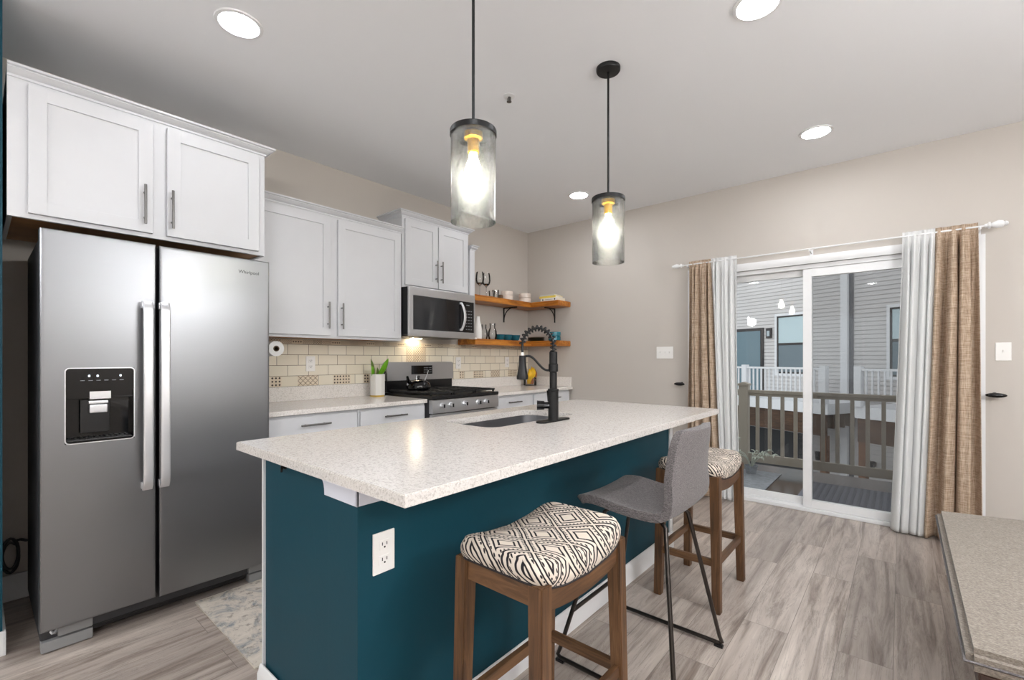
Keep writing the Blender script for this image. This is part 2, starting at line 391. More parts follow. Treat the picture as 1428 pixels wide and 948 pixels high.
# rear wall with an unseen window added to bring fill daylight in behind the camera
b = MB(); b.box(0, 1.6, YN-.15, YN, -.05, H); b.box(4.0, XR, YN-.15, YN, -.05, H); b.box(1.6, 4.0, YN-.15, YN, -.05, .7); b.box(1.6, 4.0, YN-.15, YN, 2.2, H)
struct(b.build('wall_rear', M_wall))
w = struct(MB().box(1.6,4,YN-.1,YN-.03,.7,.76).box(1.6,4,YN-.1,YN-.03,2.14,2.2).box(1.6,1.66,YN-.1,YN-.03,.76,2.14).box(3.94,4,YN-.1,YN-.03,.76,2.14).box(2.77,2.83,YN-.1,YN-.03,.76,2.14).build('fill_window_1', M_trim))
MB().box(1.66,2.77,YN-.07,YN-.06,.76,2.14).box(2.83,3.94,YN-.07,YN-.06,.76,2.14).build('pane', M_glass, w)
# teal wall end beside the fridge
struct(MB().box(0, .612, -4.56, -4.262, 0, H).build('wall_near', M_teal))
b = MB(); b.box(.612, .626, -4.56, -4.255, 0, .1, .003); b.box(.10, .626, -4.262, -4.252, 0, .1, .003)
struct(b.build('baseboard_near', M_trim))
struct(MB().box(0, .014, -4.262, -3.25, 0, .13, .003).build('baseboard_left', M_trim))
b = MB()
for x0, x1 in ((.66, 1.925), (3.868, XR)):
    b.box(x0, x1, -.014, 0, 0, .1, .003); b.box(x0, x1, -.009, 0, .1, .115, .002)
struct(b.build('baseboard_back', M_trim))

# sliding patio door
d = bpy.data.objects.new('door_1', None); COL.objects.link(d); d.location = (2.9, 0, 0); struct(d)
b = MB(); b.box(DX0, DX0+.035, .0, .14, 0, DZ, .003); b.box(DX1-.035, DX1, .0, .14, 0, DZ, .003); b.box(DX0, DX1, .0, .14, DZ-.035, DZ, .003)
b.box(DX0, DX1, -.012, .15, 0, .03, .004); b.box(DX0, DX1, .045, .055, .03, .045); b.box(DX0, DX1, .09, .10, .03, .045)
b.build('door_frame', M_trim, d)
def leaf(x0, x1, y0, y1, rails, name):
    b = MB(); t, s, u, zb = .06, .06, .085, .032
    b.box(x0, x0+s, y0, y1, zb, DZ-.036, .003); b.box(x1-s, x1, y0, y1, zb, DZ-.036, .003)
    b.box(x0+s, x1-s, y0, y1, zb, zb+rails[0], .003); b.box(x0+s, x1-s, y0, y1, DZ-.036-rails[1], DZ-.036, .003)
    o = b.build(name, M_trim, d)
    MB().box(x0+s-.005, x1-s+.005, (y0+y1)/2-.004, (y0+y1)/2+.004, zb+rails[0]-.005, DZ-.03-rails[1]).build('pane', M_glass, o)
    return o
leaf(2.838, DX1-.035, .008, .045, (.06, .065), 'sliding_panel')
leaf(DX0+.035, 2.895, .058, .09, (.06, .05), 'fixed_panel')
b = MB(); x0, x1 = 2.86, DX1-.04
b.box(x0, x0+.03, .108, .122, .04, DZ-.04); b.box(x1-.03, x1, .108, .122, .04, DZ-.04); b.box(x0+.03, x1-.03, .108, .122, .04, .075); b.box(x0+.03, x1-.03, .108, .122, DZ-.07, DZ-.04)
so = b.build('screen_frame', M_trim, d)
MB().box(x0+.028, x1-.028, .1135, .1155, .073, DZ-.068).build('screen_mesh', M_screen, so)
b = MB()
for k, (o, t) in enumerate(((.0, .016), (.014, .022))):
    b.box(1.925+o, 1.99, -t, -.0002*k, 0, DZ); b.box(3.80, 3.868-o, -t, -.0002*k, 0, DZ); b.box(1.925+o, 3.868-o, -t, -.0002*k, DZ, 2.05-o)
struct(b.build('trim_1', M_trim))

# ================================================================== CABINETS
def shaker(b, xf, y0, y1, z0, z1, w=.057, th=.019):
    xb = xf-th
    b.box(xb, xf, y0, y0+w, z0, z1, .0015); b.box(xb, xf, y1-w, y1, z0, z1, .0015)
    b.box(xb, xf, y0+w-.001, y1-w+.001, z0, z0+w, .0015); b.box(xb, xf, y0+w-.001, y1-w+.001, z1-w, z1, .0015)
    b.box(xb+.002, xf-.009, y0+w-.004, y1-w+.004, z0+w-.004, z1-w+.004)
    return b
def pull(parent, x, y, z, ln, vert=True):
    b = MB()
    if vert:
        b.tube([(x+.03, y, z-ln/2), (x+.03, y, z+ln/2)], .006, 10)
        for q in (-.32, .32): b.tube([(x, y, z+q*ln), (x+.03, y, z+q*ln)], .0045, 8)
    else:
        b.tube([(x+.03, y-ln/2, z), (x+.03, y+ln/2, z)], .006, 10)
        for q in (-.32, .32): b.tube([(x, y+q*ln, z), (x+.03, y+q*ln, z)], .0045, 8)
    return b.build('handle', M_bar, parent)
def crown(b, xf, y0, y1, z0, z1, out=.05, wall0=False, wall1=False):
    prof = [(.0, z0), (.006, z0), (.006, z0+.010), (.016, z0+.014), (.024, z0+.022), (out-.012, z1-.016), (out-.012, z1-.011), (out, z1-.009), (out, z1), (0, z1)]
    t = bmesh.new(); rows = []
    for o, z in prof:
        a = 0 if wall0 else o; c = 0 if wall1 else o
        rows.append([t.verts.new(p) for p in ((.002, y0-a, z), (xf+o, y0-a, z), (xf+o, y1+c, z), (.002, y1+c, z))])
    for i in range(len(rows)-1):
        for k in range(3): t.faces.new((rows[i][k], rows[i][k+1], rows[i+1][k+1], rows[i+1][k]))
    t.faces.new(rows[0][::-1]); bmesh.ops.recalc_face_normals(t, faces=t.faces); b._add(t, 0)
def wall_cab(name, label, y0, y1, z0, z1, xf, doors, hz, crown_z, cw=(False, False), stile=None):
    t = thing(name, label, 'cabinet', ((xf)/2, (y0+y1)/2, z0))
    b = MB(); b.box(.002, xf-.02, y0+.015, y1-.015, z0+.012, z1-.0005); b.box(xf-.0205, xf, y0, y1, z0, z1, .001)
    b.box(.002, xf-.02, y0, y0+.0155, z0, z1); b.box(.002, xf-.02, y1-.0155, y1, z0, z1)
    b.build('body', M_cab, t)
    MB().box(.01, xf-.021, y0+.016, y1-.016, z0+.006, z0+.0118).build('underside_panel', M_cabwood, t)
    for (a, c, hy) in doors:
        dr = shaker(MB(), xf+.021, a, c, z0+.02, z1-.03).build('door', M_cab, t)
        pull(dr, xf+.021, hy, hz, .19)
    b = MB(); crown(b, xf, y0, y1, z1-.012, crown_z, .045, *cw); b.build('crown_moulding', M_cab, t)
    return t
wall_cab('wall_cabinet', 'deep white two-door cabinet above the stainless fridge', -4.25, -3.238, 1.825, 2.42, .61,
         [(-4.19, -3.765, -3.80), (-3.708, -3.275, -3.69)], 1.975, 2.452, (True, False))
wall_cab('wall_cabinet', 'tall white two-door cabinet between the fridge cabinet and the microwave', -3.236, -2.058, 1.372, 2.268, .305,
         [(-3.19, -2.678, -2.704), (-2.622, -2.078, -2.598)], 1.535, 2.302, (True, True))
wall_cab('wall_cabinet', 'small white two-door cabinet directly above the microwave', -2.05, -1.292, 1.822, 2.418, .305,
         [(-2.03, -1.682, -1.708), (-1.672, -1.315, -1.648)], 1.987, 2.452)
t = thing('cabinet_end_panel', 'narrow white end panel with a small crown right of the microwave', 'cabinet panel', (.17, -1.25, 1.40))
MB().box(.002, .326, -1.288, -1.225, 1.43, 2.27, .002).build('body', M_cab, t)
b = MB(); crown(b, .326, -1.288, -1.225, 2.258, 2.305, .032, True, False); b.build('crown_moulding', M_cab, t)

def base_cab(label, y0, y1, hy, n=1):
    t = thing('base_cabinet', label, 'cabinet', (.3, (y0+y1)/2, 0))
    b = MB(); b.box(.002, .61, y0, y1, .10, .882, .001); b.box(.002, .54, y0, y1, 0, .10); b.build('body', M_cab, t)
    dw = MB().box(.611, .63, y0+.012, y1-.012, .725, .865, .003).build('drawer', M_cab, t); pull(dw, .63, hy, .815, .19, False)
    dr = shaker(MB(), .63, y0+.012, y1-.012, .115, .71).build('door', M_cab, t); pull(dr, .63, y1-.05, .60, .19)
    return t
base_cab('white base cabinet next to the fridge, its drawer half hidden by the island', -3.236, -2.64, -2.948)
base_cab('white base cabinet immediately left of the range', -2.638, -2.062, -2.353)
base_cab('white base cabinet immediately right of the range', -1.288, -.70, -1.01)
base_cab('white base cabinet in the far corner against the back wall', -.698, -.03, -.35)

def counter(label, y0, y1, back=False):
    t = thing('countertop', label, 'countertop', (.32, (y0+y1)/2, .884))
    MB().box(.002, .648, y0, y1, .884, .914, .003).build('slab', M_quartz2, t)
    b = MB(); b.box(.002, .022, y0, y1, .9145, 1.02, .002)
    if back: b.box(.022, .63, -.0205, -.001, .9145, 1.02, .002)
    b.build('backsplash_curb', M_quartz2, t); return t
counter('pale quartz countertop between the fridge and the range', -3.236, -2.062)
counter('pale quartz countertop between the range and the back wall', -1.288, -.002, True)

# tile backsplash with patterned tiles
t = thing('tile_backsplash', 'cream subway tile backsplash with patterned accent tiles behind the range', 'backsplash', (.004, -1.6, 1.02))
o = MB().box(.0005, .007, -3.236, -.001, 1.0205, 1.371).build('subway_tiles', M_tile, t)
for v in o.data.vertices: pass
o.data.transform(Matrix.Translation((0, 0, 0)))
M_dec = mat('accent_tile_cream', (222,208,184), .3); M_decd = mat('accent_tile_brown', (64,50,44), .35); M_decg = mat('accent_tile_grey', (150,134,118), .35)
def dots_tile(y0, z0, w, h, nx, nz):
    b = MB(); b.box(.0072, .0078, y0, y0+w, z0, z0+h, mi=0)
    sy, sz = w/nx, h/nz; r = min(sy, sz)*.33
    for i in range(nx):
        for j in range(nz):
            cy, cz = y0+(i+.5)*sy, z0+(j+.5)*sz
            b.quad([(.0082, cy-r, cz), (.0082, cy, cz-r), (.0082, cy+r, cz), (.0082, cy, cz+r)], 1)
    b.build('accent_tile', [M_dec, M_decd], t, smooth=False)
def lattice_tile(y0, z0, w, h, n, dk=1):
    b = MB(); b.box(.0072, .0078, y0, y0+w, z0, z0+h, mi=0); s = w/n; m = max(1, round(h/s)); sz = h/m
    for i in range(n):
        for j in range(m):
            a, c = y0+i*s, z0+j*sz; e = s*.085
            b.quad([(.0081, a, c), (.0081, a+e, c), (.0081, a+s, c+sz-e), (.0081, a+s, c+sz), (.0081, a+s-e, c+sz), (.0081, a, c+e)], dk)
            b.quad([(.0083, a+s, c), (.0083, a+s, c+e), (.0083, a+e, c+sz), (.0083, a, c+sz), (.0083, a, c+sz-e), (.0083, a+s-e, c)], dk)
            q = s*.16; b.quad([(.0084, a+s/2-q, c+sz/2), (.0084, a+s/2, c+sz/2-q), (.0084, a+s/2+q, c+sz/2), (.0084, a+s/2, c+sz/2+q)], dk)
    b.build('accent_tile', [M_dec, M_decd, M_decg], t, smooth=False)
RZ = [1.0215+.0785*k for k in range(5)]
y = -3.236+.155*1.7
def img_rows():
    z = 1.0225; h = .075
    dots_tile(-2.965, z, .075, h, 3, 3); lattice_tile(-2.77, z, .153, h, 4, 2)
    dots_tile(-2.49, z, .072, h, 3, 3); dots_tile(-2.415, z, .072, h, 3, 3); dots_tile(-2.22, z, .075, h, 3, 3)
    dots_tile(-1.13, z, .068, h, 2, 3); dots_tile(-.925, z, .072, h, 3, 3); dots_tile(-.85, z, .072, h, 3, 3); lattice_tile(-.66, z, .15, h, 4, 2)
    dots_tile(-.365, z, .075, h, 3, 3); dots_tile(-.287, z, .075, h, 3, 3)
img_rows()
for zz in (1.179, 1.2575):
    for k in range(3): lattice_tile(-1.79+k*.078, zz, .075, .075, 3, 2 if (k+int(zz*100)) % 2 else 1)
yy = -3.2; k = 0
while yy < -.08:
    if k % 4 == 1: dots_tile(yy, 1.337, .075, .032, 4, 1)
    elif k % 2: lattice_tile(yy, 1.337, .076, .033, 4)
    else: lattice_tile(yy, 1.337, .076, .033, 5, 2)
    yy += .0775; k += 1

# outlets and switches
def plate(name, label, cat, c, n, kind, w=.07, hh=.115, gangs=1):
    """n: '+X' or '-Y' facing"""
    t = thing(name, label, cat, c); cx, cy, cz = c
    def bx(b, a0, a1, z0, z1, d0, d1, bev=0):
        if n == '+X': b.box(cx+d0, cx+d1, cy+a0, cy+a1, cz+z0, cz+z1, bev)
        else: b.box(cx+a0, cx+a1, cy-d1, cy-d0, cz+z0, cz+z1, bev)
    b = MB(); bx(b, -w/2, w/2, -hh/2, hh/2, .0003, .006, .002); b.build('cover_plate', M_white, t)
    if kind == 'outlet':
        for s in (-1, 1):
            b = MB(); bx(b, -.017, .017, s*.022-.014, s*.022+.014, .005, .0085, .006); r = b.build('receptacle', M_white, t)
            b = MB(); bx(b, -.009, -.0065, s*.022-.001, s*.022+.008, .0085, .0089); bx(b, .006, .0085, s*.022-.001, s*.022+.008, .0085, .0089); bx(b, -.0025, .0025, s*.022-.009, s*.022-.004, .0085, .0089)
            b.build('slots', M_black, r)
    else:
        for g in range(gangs):
            a = (g-(gangs-1)/2)*.046
            b = MB(); bx(b, a-.005, a+.005, -.012, .012, .005, .007, .001); bx(b, a-.0035, a+.0035, -.002, .010, .006, .016, .001); b.build('toggle', M_white, t)
    return t
plate('wall_outlet', 'white outlet on the tile between the fridge and the plant pot', 'outlet', (.0078, -2.675, 1.188), '+X', 'outlet')
plate('wall_outlet', 'white outlet on the tile just right of the range', 'outlet', (.0078, -1.146, 1.183), '+X', 'outlet')
plate('wall_outlet', 'white outlet on the tile in the far corner beside the faucet head', 'outlet', (.0078, -.391, 1.186), '+X', 'outlet')
plate('light_switch', 'white three-gang switch plate left of the curtains', 'light switch', (1.70, 0, 1.285), '-Y', 'switch', .165, .115, 3)
plate('light_switch', 'white single switch plate right of the curtains', 'light switch', (3.95, 0, 1.273), '-Y', 'switch', .072, .118, 1)

# ================================================================== REFRIGERATOR
t = thing('refrigerator', 'stainless side-by-side fridge with ice dispenser under the white cabinet', 'refrigerator', (.4, -3.73, 0))
b = MB(); b.box(.06, .725, -4.162, -3.292, .05, 1.735, .006); b.build('body', M_dark, t)
def holed_door(x0, x1, y0, y1, z0, z1, hole, depth):
    tb = bmesh.new(); r = .014; n = 4
    # front outline: rounded in plan (vertical edges) and at top/bottom
    ys = [y0, y0+r] + ([hole[0], hole[1]] if hole else [(y0+y1)/2]) + [y1-r, y1]
    zs = [z0, z0+r] + ([hole[2], hole[3]] if hole else [(z0+z1)/2]) + [z1-r, z1]
    def xo(y, z): return x1
    V = {}
    for i, yv in enumerate(ys):
        for j, zv in enumerate(zs): V[i, j] = tb.verts.new((x1, yv, zv))
    for i in range(len(ys)-1):
        for j in range(len(zs)-1):
            if hole and i == 2 and j == 2: continue
            tb.faces.new((V[i, j], V[i+1, j], V[i+1, j+1], V[i, j+1]))
    # sides
    I, J = len(ys)-1, len(zs)-1; loop = [(i, 0) for i in range(I)]+[(I, j) for j in range(J)]+[(i, J) for i in range(I, 0, -1)]+[(0, j) for j in range(J, 0, -1)]
    Bk = {k: tb.verts.new((x0, ys[k[0]], zs[k[1]])) for k in loop}
    for a in range(len(loop)):
        p, q = loop[a], loop[(a+1) % len(loop)]; tb.faces.new((V[q], V[p], Bk[p], Bk[q]))
    tb.faces.new([Bk[k] for k in loop])
    if hole:
        hl = [(2, 2), (3, 2), (3, 3), (2, 3)]; D = [tb.verts.new((x1-depth, ys[i], zs[j])) for i, j in hl]
        for a in range(4): tb.faces.new((V[hl[a]], V[hl[(a+1) % 4]], D[(a+1) % 4], D[a]))
        tb.faces.new(D)
    bmesh.ops.recalc_face_normals(tb, faces=tb.faces)
    edges = [e for e in tb.edges if all(abs(v.co.x-x1) < 1e-6 for v in e.verts) and (all(abs(v.co.y-y0) < 1e-6 for v in e.verts) or all(abs(v.co.y-y1) < 1e-6 for v in e.verts) or all(abs(v.co.z-z0) < 1e-6 for v in e.verts) or all(abs(v.co.z-z1) < 1e-6 for v in e.verts))]
    bmesh.ops.bevel(tb, geom=edges, offset=.010, segments=3, affect='EDGES', profile=.6)
    m = MB(); m._add(tb, 0); return m
dl = holed_door(.735, .805, -4.167, -3.789, .115, 1.757, (-4.095, -3.868, .868, 1.187), .055).build('door', M_steel, t)
dr = holed_door(.735, .805, -3.777, -3.288, .112, 1.755, None, 0).build('door', M_steel, t)
for par, yc in ((dl, -3.829), (dr, -3.766)):
    pr = []
    b = MB()
    def hf(u, v, yc=yc):
        z = .633+v*.854; k = 1-(2*v-1)**24; x = .84+.022*k
        a = u*2*PI; return Vector((x+.009*math.copysign(abs(math.cos(a))**.4, math.cos(a)), yc+.0185*math.copysign(abs(math.sin(a))**.4, math.sin(a)), z))
    b.grid(hf, 20, 40, cu=True); b.box(.805, .83, yc-.0175, yc+.0175, .634, .665, .003); b.box(.805, .83, yc-.0175, yc+.0175, 1.455, 1.486, .003)
    b.build('handle', M_steel2, par)
# dispenser
hs = MB().prism(rrect(-4.095, -3.868, .868, 1.187, .014), .752, .756, 'X')
fr = []
b = MB(); outer = rrect(-4.096, -3.867, .867, 1.188, .016, 6); inner = rrect(-4.092, -3.871, .871, 1.184, .013, 6)
tb = bmesh.new()
for ring in ((outer, .8045), (outer, .8085), (inner, .8085), (inner, .8045)): fr.append([tb.verts.new((ring[1], u, v)) for u, v in ring[0]])
for a in range(4):
    A, Bq = fr[a], fr[(a+1) % 4]
    for k in range(len(A)): tb.faces.new((A[k], A[(k+1) % len(A)], Bq[(k+1) % len(A)], Bq[k]))
bmesh.ops.recalc_face_normals(tb, faces=tb.faces); b._add(tb, 0)
b.build('dispenser_rim', M_steel2, dl)
# rounded black lining
b = MB()
b.box(.7505, .7535, -4.094, -3.869, .869, 1.09, .0)          # back
for y0_, y1_ in ((-4.0945, -4.0905), (-3.8725, -3.8685)): b.box(.7535, .8055, y0_, y1_, .8695, 1.09)
b.box(.7535, .8055, -4.0905, -3.8725, .8695, .8735)
b.box(.7535, .7995, -4.0905, -3.8725, 1.055, 1.09, .002)     # upper housing
b.build('dispenser_recess', M_blackg, dl)
b = MB().prism([(u, v) for u, v in rrect(-4.093, -3.870, 1.086, 1.185, .011)], .755, .8075, 'X'); b.build('control_panel', M_blackg, dl)
M_ind = emit_mat('indicator_glow', (.7, .85, 1, 1), 2.0)
for yq in (-4.02, -3.993, -3.917): MB().box(.8075, .8079, yq-.003, yq+.003, 1.149, 1.156).build('indicator_light', M_ind, dl)
b = MB()
for k in range(6): b.box(.8075, .8079, -4.048+k*.0255, -4.034+k*.0255, 1.132, 1.1345)
b.build('button_marks', mat('grey_print', (140,142,146), .5), dl)
MB().box(.775, .801, -4.018, -3.948, 1.052, 1.087, .002).build('nozzle_cover', M_steel2, dl)
b = MB(); b.box(.765, .775, -4.045, -3.948, .905, 1.05, .003); b.build('chute', M_black, dl)
b = MB(); b.box(.775, .793, -4.017, -3.958, .992, 1.028, .004); b.box(.775, .790, -4.02, -3.955, 1.03, 1.045, .004); b.build('paddle', M_steel2, dl)
b = MB(); b.box(.756, .803, -4.088, -3.875, .874, .884, .003); 
for k in range(12): b.box(.760, .800, -4.08+k*.017, -4.072+k*.017, .884, .887)
b.build('drip_tray', M_black, dl)
text_mesh('maker_lettering', 'Whirlpool', .024, M_blackm, dr, Matrix.Translation((.8056, -3.392, 1.683)) @ Matrix(((0,0,1,0),(1,0,0,0),(0,1,0,0),(0,0,0,1))), .0003)
b = MB(); b.box(.70, .722, -4.06, -3.38, .03, .105, .003)
for k in range(4): b.box(.722, .724, -4.04, -3.40, .04+k*.015, .046+k*.015)
b.build('kick_grille', M_black, t)
for y0_, y1_ in ((-4.16, -4.00), (-3.37, -3.292)):
    b = MB(); b.box(.69, .745, y0_, y1_, .005, .05, .004); b.box(.69, .742, y0_+.05 if y0_ < -4 else y0_, y1_, .055, .105, .004); b.build('roller_cover', M_kick, t)
b = MB(); b.tube([(.72+.01*math.sin(k), -4.13+.006*k, .075+.006*math.cos(k*2)) for k in range(6)], .006, 8); b.build('leveling_screw', M_steel2, t)
b = MB(); b.tube([(.10, -4.168, .315), (.06, -4.185, .315), (.045, -4.20, .31)]+[(.06+.012*k/40, -4.222+.028*math.cos(k/20*2*PI), .235+.075*math.sin(k/20*2*PI)+.02*(k > 20)) for k in range(3, 42)], .007, 8)
tag(b.build('water_hose', M_dark, None, at=(.1, -4.2, .15)), 'dark coiled hose in the gap left of the fridge', 'hose')

# ================================================================== MICROWAVE
t = thing('microwave', 'stainless over-the-range microwave hanging over the gas range', 'microwave', (.2, -1.67, 1.41))
y0, y1, z0, z1 = -2.048, -1.294, 1.412, 1.818
MB().box(.01, .375, y0, y1, z0+.01, z1, .003).build('body', M_black, t)
b = MB(); ys = y1-.03
b.box(.376, .40, y0, y1, z1-.07, z1, .004); b.box(.376, .40, y0, y1, z0, z0+.055, .004)
b.box(.376, .40, y0, y0+.04, z0+.053, z1-.068, .002); b.box(.376, .40, y1-.014, y1, z0+.053, z1-.068, .002)
b.build('front_frame', M_steelL, t)
MB().box(.378, .396, y0+.039, -1.45, z0+.054, z1-.069).build('door_window', M_mwin, t)
MB().box(.378, .397, -1.449, y1-.013, z0+.054, z1-.069).build('keypad', M_blackg, t)
b = MB()
for i in range(3):
    for j in range(7): b.box(.397, .3973, -1.41+i*.03, -1.393+i*.03, z0+.08+j*.028, z0+.087+j*.028)
b.box(.397, .3973, -1.405, -1.365, z1-.105, z1-.095)
b.build('key_marks', mat('faint_print', (120,122,124), .5), t)
b = MB()
def mh(u, v):
    a = u*2*PI; z = z0+.068+v*.255; bow = 1-(2*v-1)**2
    return Vector((.408+.022*bow+.006*math.cos(a), -1.478+.028*bow+.014*math.sin(a), z))
b.grid(mh, 12, 24, cu=True); b.box(.396, .410, -1.49, -1.466, z0+.068, z0+.085, .002); b.box(.396, .410, -1.49, -1.466, z1-.098, z1-.081, .002)
b.build('handle', M_steel2, t)
MB().box(.03, .36, y0+.02, y1-.02, z0, z0+.01).build('vent_plate', M_dark, t)
MB().box(.04, .075, -1.76, -1.66, z0-.002, z0).build('cooktop_lamp', emit_mat('warm_cooktop_lamp', (1, .84, .62, 1), 42), t)
tag(MB().box(.30, .37, -1.285, -1.235, 1.412, 1.428, .004).build('shelf_clip', M_white, None, at=(.33, -1.26, 1.412)), 'small white block tucked under the corner of the microwave', 'clip')

# ================================================================== RANGE
t = thing('gas_range', 'stainless freestanding gas range between the two countertops', 'range', (.35, -1.675, 0))
y0, y1 = -2.055, -1.295
b = MB(); b.box(.03, .655, y0, y1, .03, .905, .003); b.build('body', M_dark, t)
b = MB(); b.box(.03, .70, y0, y1, .905, .935, .006); b.build('cooktop', M_black, t)
b = MB(); b.prism([(.656, .80), (.700, .80), (.700, .835), (.690, .902), (.656, .902)], y0+.002, y1-.002, 'Y'); b.build('control_panel', M_steelL, t)
for yk in (-1.957, -1.865, -1.709, -1.554, -1.457):
    b = MB(); b.lathe([(0, .0), (.024, .0), (.024, .006), (.019, .009), (.018, .026), (.015, .030), (0, .030)], (.694, yk, .856), 20, 0, 'X'); b.box(.72, .734, yk-.004, yk+.004, .842, .870, .002, 1)
    b.build('knob', [M_steel2, M_black], t)
od = MB().box(.656, .692, y0+.004, y1-.004, .20, .792, .006).build('oven_door', M_steelL, t)
MB().box(.6922, .695, y0+.12, y1-.12, .32, .66, .001).build('oven_window', M_blackg, od)
b = MB(); b.tube([(.74, y0+.05, .755), (.74, y1-.05, .755)], .013, 14); b.box(.69, .742, y0+.055, y0+.075, .742, .768, .003); b.box(.69, .742, y1-.075, y1-.055, .742, .768, .003); b.build('oven_handle', M_steel2, od)
MB().box(.656, .69, y0+.004, y1-.004, .05, .19, .006).build('storage_drawer', M_steelL, t)
b = MB(); b.box(.03, .085, y0+.003, y1-.003, .935, 1.04, .004, 1)
b.prism([(y0+.002, 1.035), (y1-.002, 1.035)] + [(y1-.002-.03+.03*math.cos(a*PI/12), 1.175+.022*math.sin(a*PI/12)) for a in range(0, 7)] + [(y0+.032-.03*math.cos(a*PI/12), 1.175+.022*math.sin(a*PI/12)) for a in range(6, -1, -1)], .03, .10, 'X')
b.build('backguard', [M_steelL, M_black], t)
b = MB(); b.box(.1002, .103, -1.80, -1.56, 1.085, 1.165, .002); dsp = b.build('display', M_blackg, t)
b = MB()
for i in range(5):
    for j in range(3): b.box(.103, .1033, -1.66+i*.019, -1.650+i*.019, 1.10+j*.02, 1.106+j*.02)
b.build('display_marks', mat('display_print', (170,172,176), .5), dsp)
for g in range(3):
    b = MB(); a0 = y0+.012+g*.247; a1 = a0+.24
    for x in (.12, .66): b.box(x-.006, x+.006, a0, a1, .948, .962, .002)
    for y in (a0+.006, a1-.006): b.box(.12, .66, y-.006, y+.006, .948, .962, .002)
    for y in (a0+.08, a0+.16): b.box(.12, .66, y-.005, y+.005, .950, .962, .002)
    for x in (.25, .39, .53): b.box(x-.005, x+.005, a0, a1, .950, .962, .002)
    for x in (.13, .65):
        for y in (a0+.008, a1-.008): b.box(x-.006, x+.006, y-.006, y+.006, .935, .95)
    b.build('grate', M_grate, t)
for x in (.25, .53):
    for y in (-1.93, -1.42): MB().lathe([(0, .935), (.045, .935), (.045, .944), (.03, .947), (0, .947)], (x, y, 0), 20).build('burner', M_black, t)
# kettle
t = thing('kettle', 'glossy black tea kettle on the left rear burner of the range', 'kettle', (.33, -1.90, .962))
c = (.33, -1.90, .962)
MB().lathe([(0, 0), (.085, 0), (.100, .015), (.103, .035), (.092, .06), (.065, .078), (.04, .084), (0, .084)], c, 36).build('body', M_blackg, t)
MB().lathe([(0, .083), (.038, .083), (.034, .09), (.010, .094), (.008, .10), (.014, .108), (.012, .118), (0, .12)], c, 24).build('lid', M_blackg, t)
b = MB(); b.tube([(c[0]-.02, c[1]-.06, c[2]+.05), (c[0]-.01, c[1]-.10, c[2]+.085), (c[0], c[1]-.115, c[2]+.115)], [.022, .014, .010], 12); b.build('spout', M_blackg, t)
b = MB(); b.tube([(c[0]+.03, c[1]-.05, c[2]+.07), (c[0]+.03, c[1]-.04, c[2]+.13)], .003, 8); 
b.tube([(c[0], c[1]+.065, c[2]+.07), (c[0]+.01, c[1]+.085, c[2]+.13), (c[0]+.02, c[1]+.09, c[2]+.165)], .0035, 8); b.build('handle', M_steel2, t)

# plant pot, utensil, paper towels, fruit jar
t = thing('potted_plant', 'green-leaved plant in a white ribbed pot on the counter by the range', 'plant', (.13, -2.17, .914))
c = Vector((.13, -2.17, .914))
b = MB(); prof = [(0, .012), (.062, .012)] + [(.062, .03), (.062, .185), (.058, .185), (.058, .17), (0, .17)]
b.lathe(prof, c, 8); b.build('pot', mat('white_glazed_pot', (228,226,220), .3), t)
MB().lathe([(0, 0), (.056, 0), (.060, .012), (0, .012)], c, 24).build('pot_base', mat('mustard_saucer', (206,170,70), .45), t)
M_leaf = mat('leaf_green', (112,176,36), .4, nz=.25, nscale=14); M_leafd = mat('leaf_olive', (96,120,44), .45, nz=.3, nscale=20)
def blade(base, top, w, mt, bend=.01):
    B, T = Vector(base), Vector(top); ax = (T-B); side = ax.cross(Vector((1, .35, 0))).normalized()
    def f(u, v):
        k = math.sin(PI*min(1, .12+v*.88))**.7*w; p = B+ax*v; return p+side*(u-.5)*2*k+Vector((bend*math.sin(PI*v)+.006*abs(u-.5), 0, 0))
    o = MB().grid(f, 5, 14).build('leaf', mt, t); o.modifiers.new('solid', 'SOLIDIFY').thickness = .002
for bx_, tx, w_, m_ in (((0,.01,.165),(.03,.085,.315),.032,M_leaf), ((-.01,-.03,.165),(-.01,-.055,.31),.019,M_leafd), ((0,-.045,.165),(.01,-.06,.255),.019,M_leaf), ((.01,-.015,.165),(.03,-.02,.24),.015,M_leafd), ((-.02,.03,.165),(-.03,.06,.24),.016,M_leafd)):
    blade(c+Vector(bx_), c+Vector(tx), w_, m_)
b = MB(); b.lathe([(0, 0), (.026, 0), (.028, .16), (.024, .16), (.024, .01), (0, .01)], (.065, -2.09, .914), 20)
tu = thing('utensil_holder', 'black utensil cup with one leaning handle behind the plant pot', 'utensil holder', (.065, -2.09, .914))
b.build('cup', M_blackm, tu)
b = MB(); b.tube([(.065, -2.10, .93), (.07, -2.06, 1.10), (.075, -2.035, 1.13), (.09, -1.99, 1.165)], [.004, .006, .012, .004], 8); b.build('utensil', M_blackm, tu)
t = thing('paper_towel_roll', 'white paper towel roll mounted under the cabinet beside the fridge', 'paper towel', (.17, -3.045, 1.29))
MB().lathe([(.019, .04), (.050, .04), (.050, .30), (.019, .30)], (0, -3.045, 1.293), 36, 0, 'X', True).build('paper', mat('paper_towel', (240,240,238), .9, bmp=.3), t)
MB().lathe([(.013, .038), (.019, .038), (.019, .302), (.013, .302)], (0, -3.045, 1.293), 24, 0, 'X', True).build('core', mat('cardboard', (92,74,56), .9), t)
b = MB(); b.tube([(.02, -3.045, 1.293), (.26, -3.045, 1.293)], .006, 10); b.tube([(.025, -3.045, 1.293), (.025, -3.045, 1.371)], .006, 8); b.build('holder', M_blackm, t)
t = thing('fruit_jar', 'glass jar stuffed with something yellow and brown in the far counter corner', 'jar', (.14, -.13, .914))
c = (.14, -.13, .914)
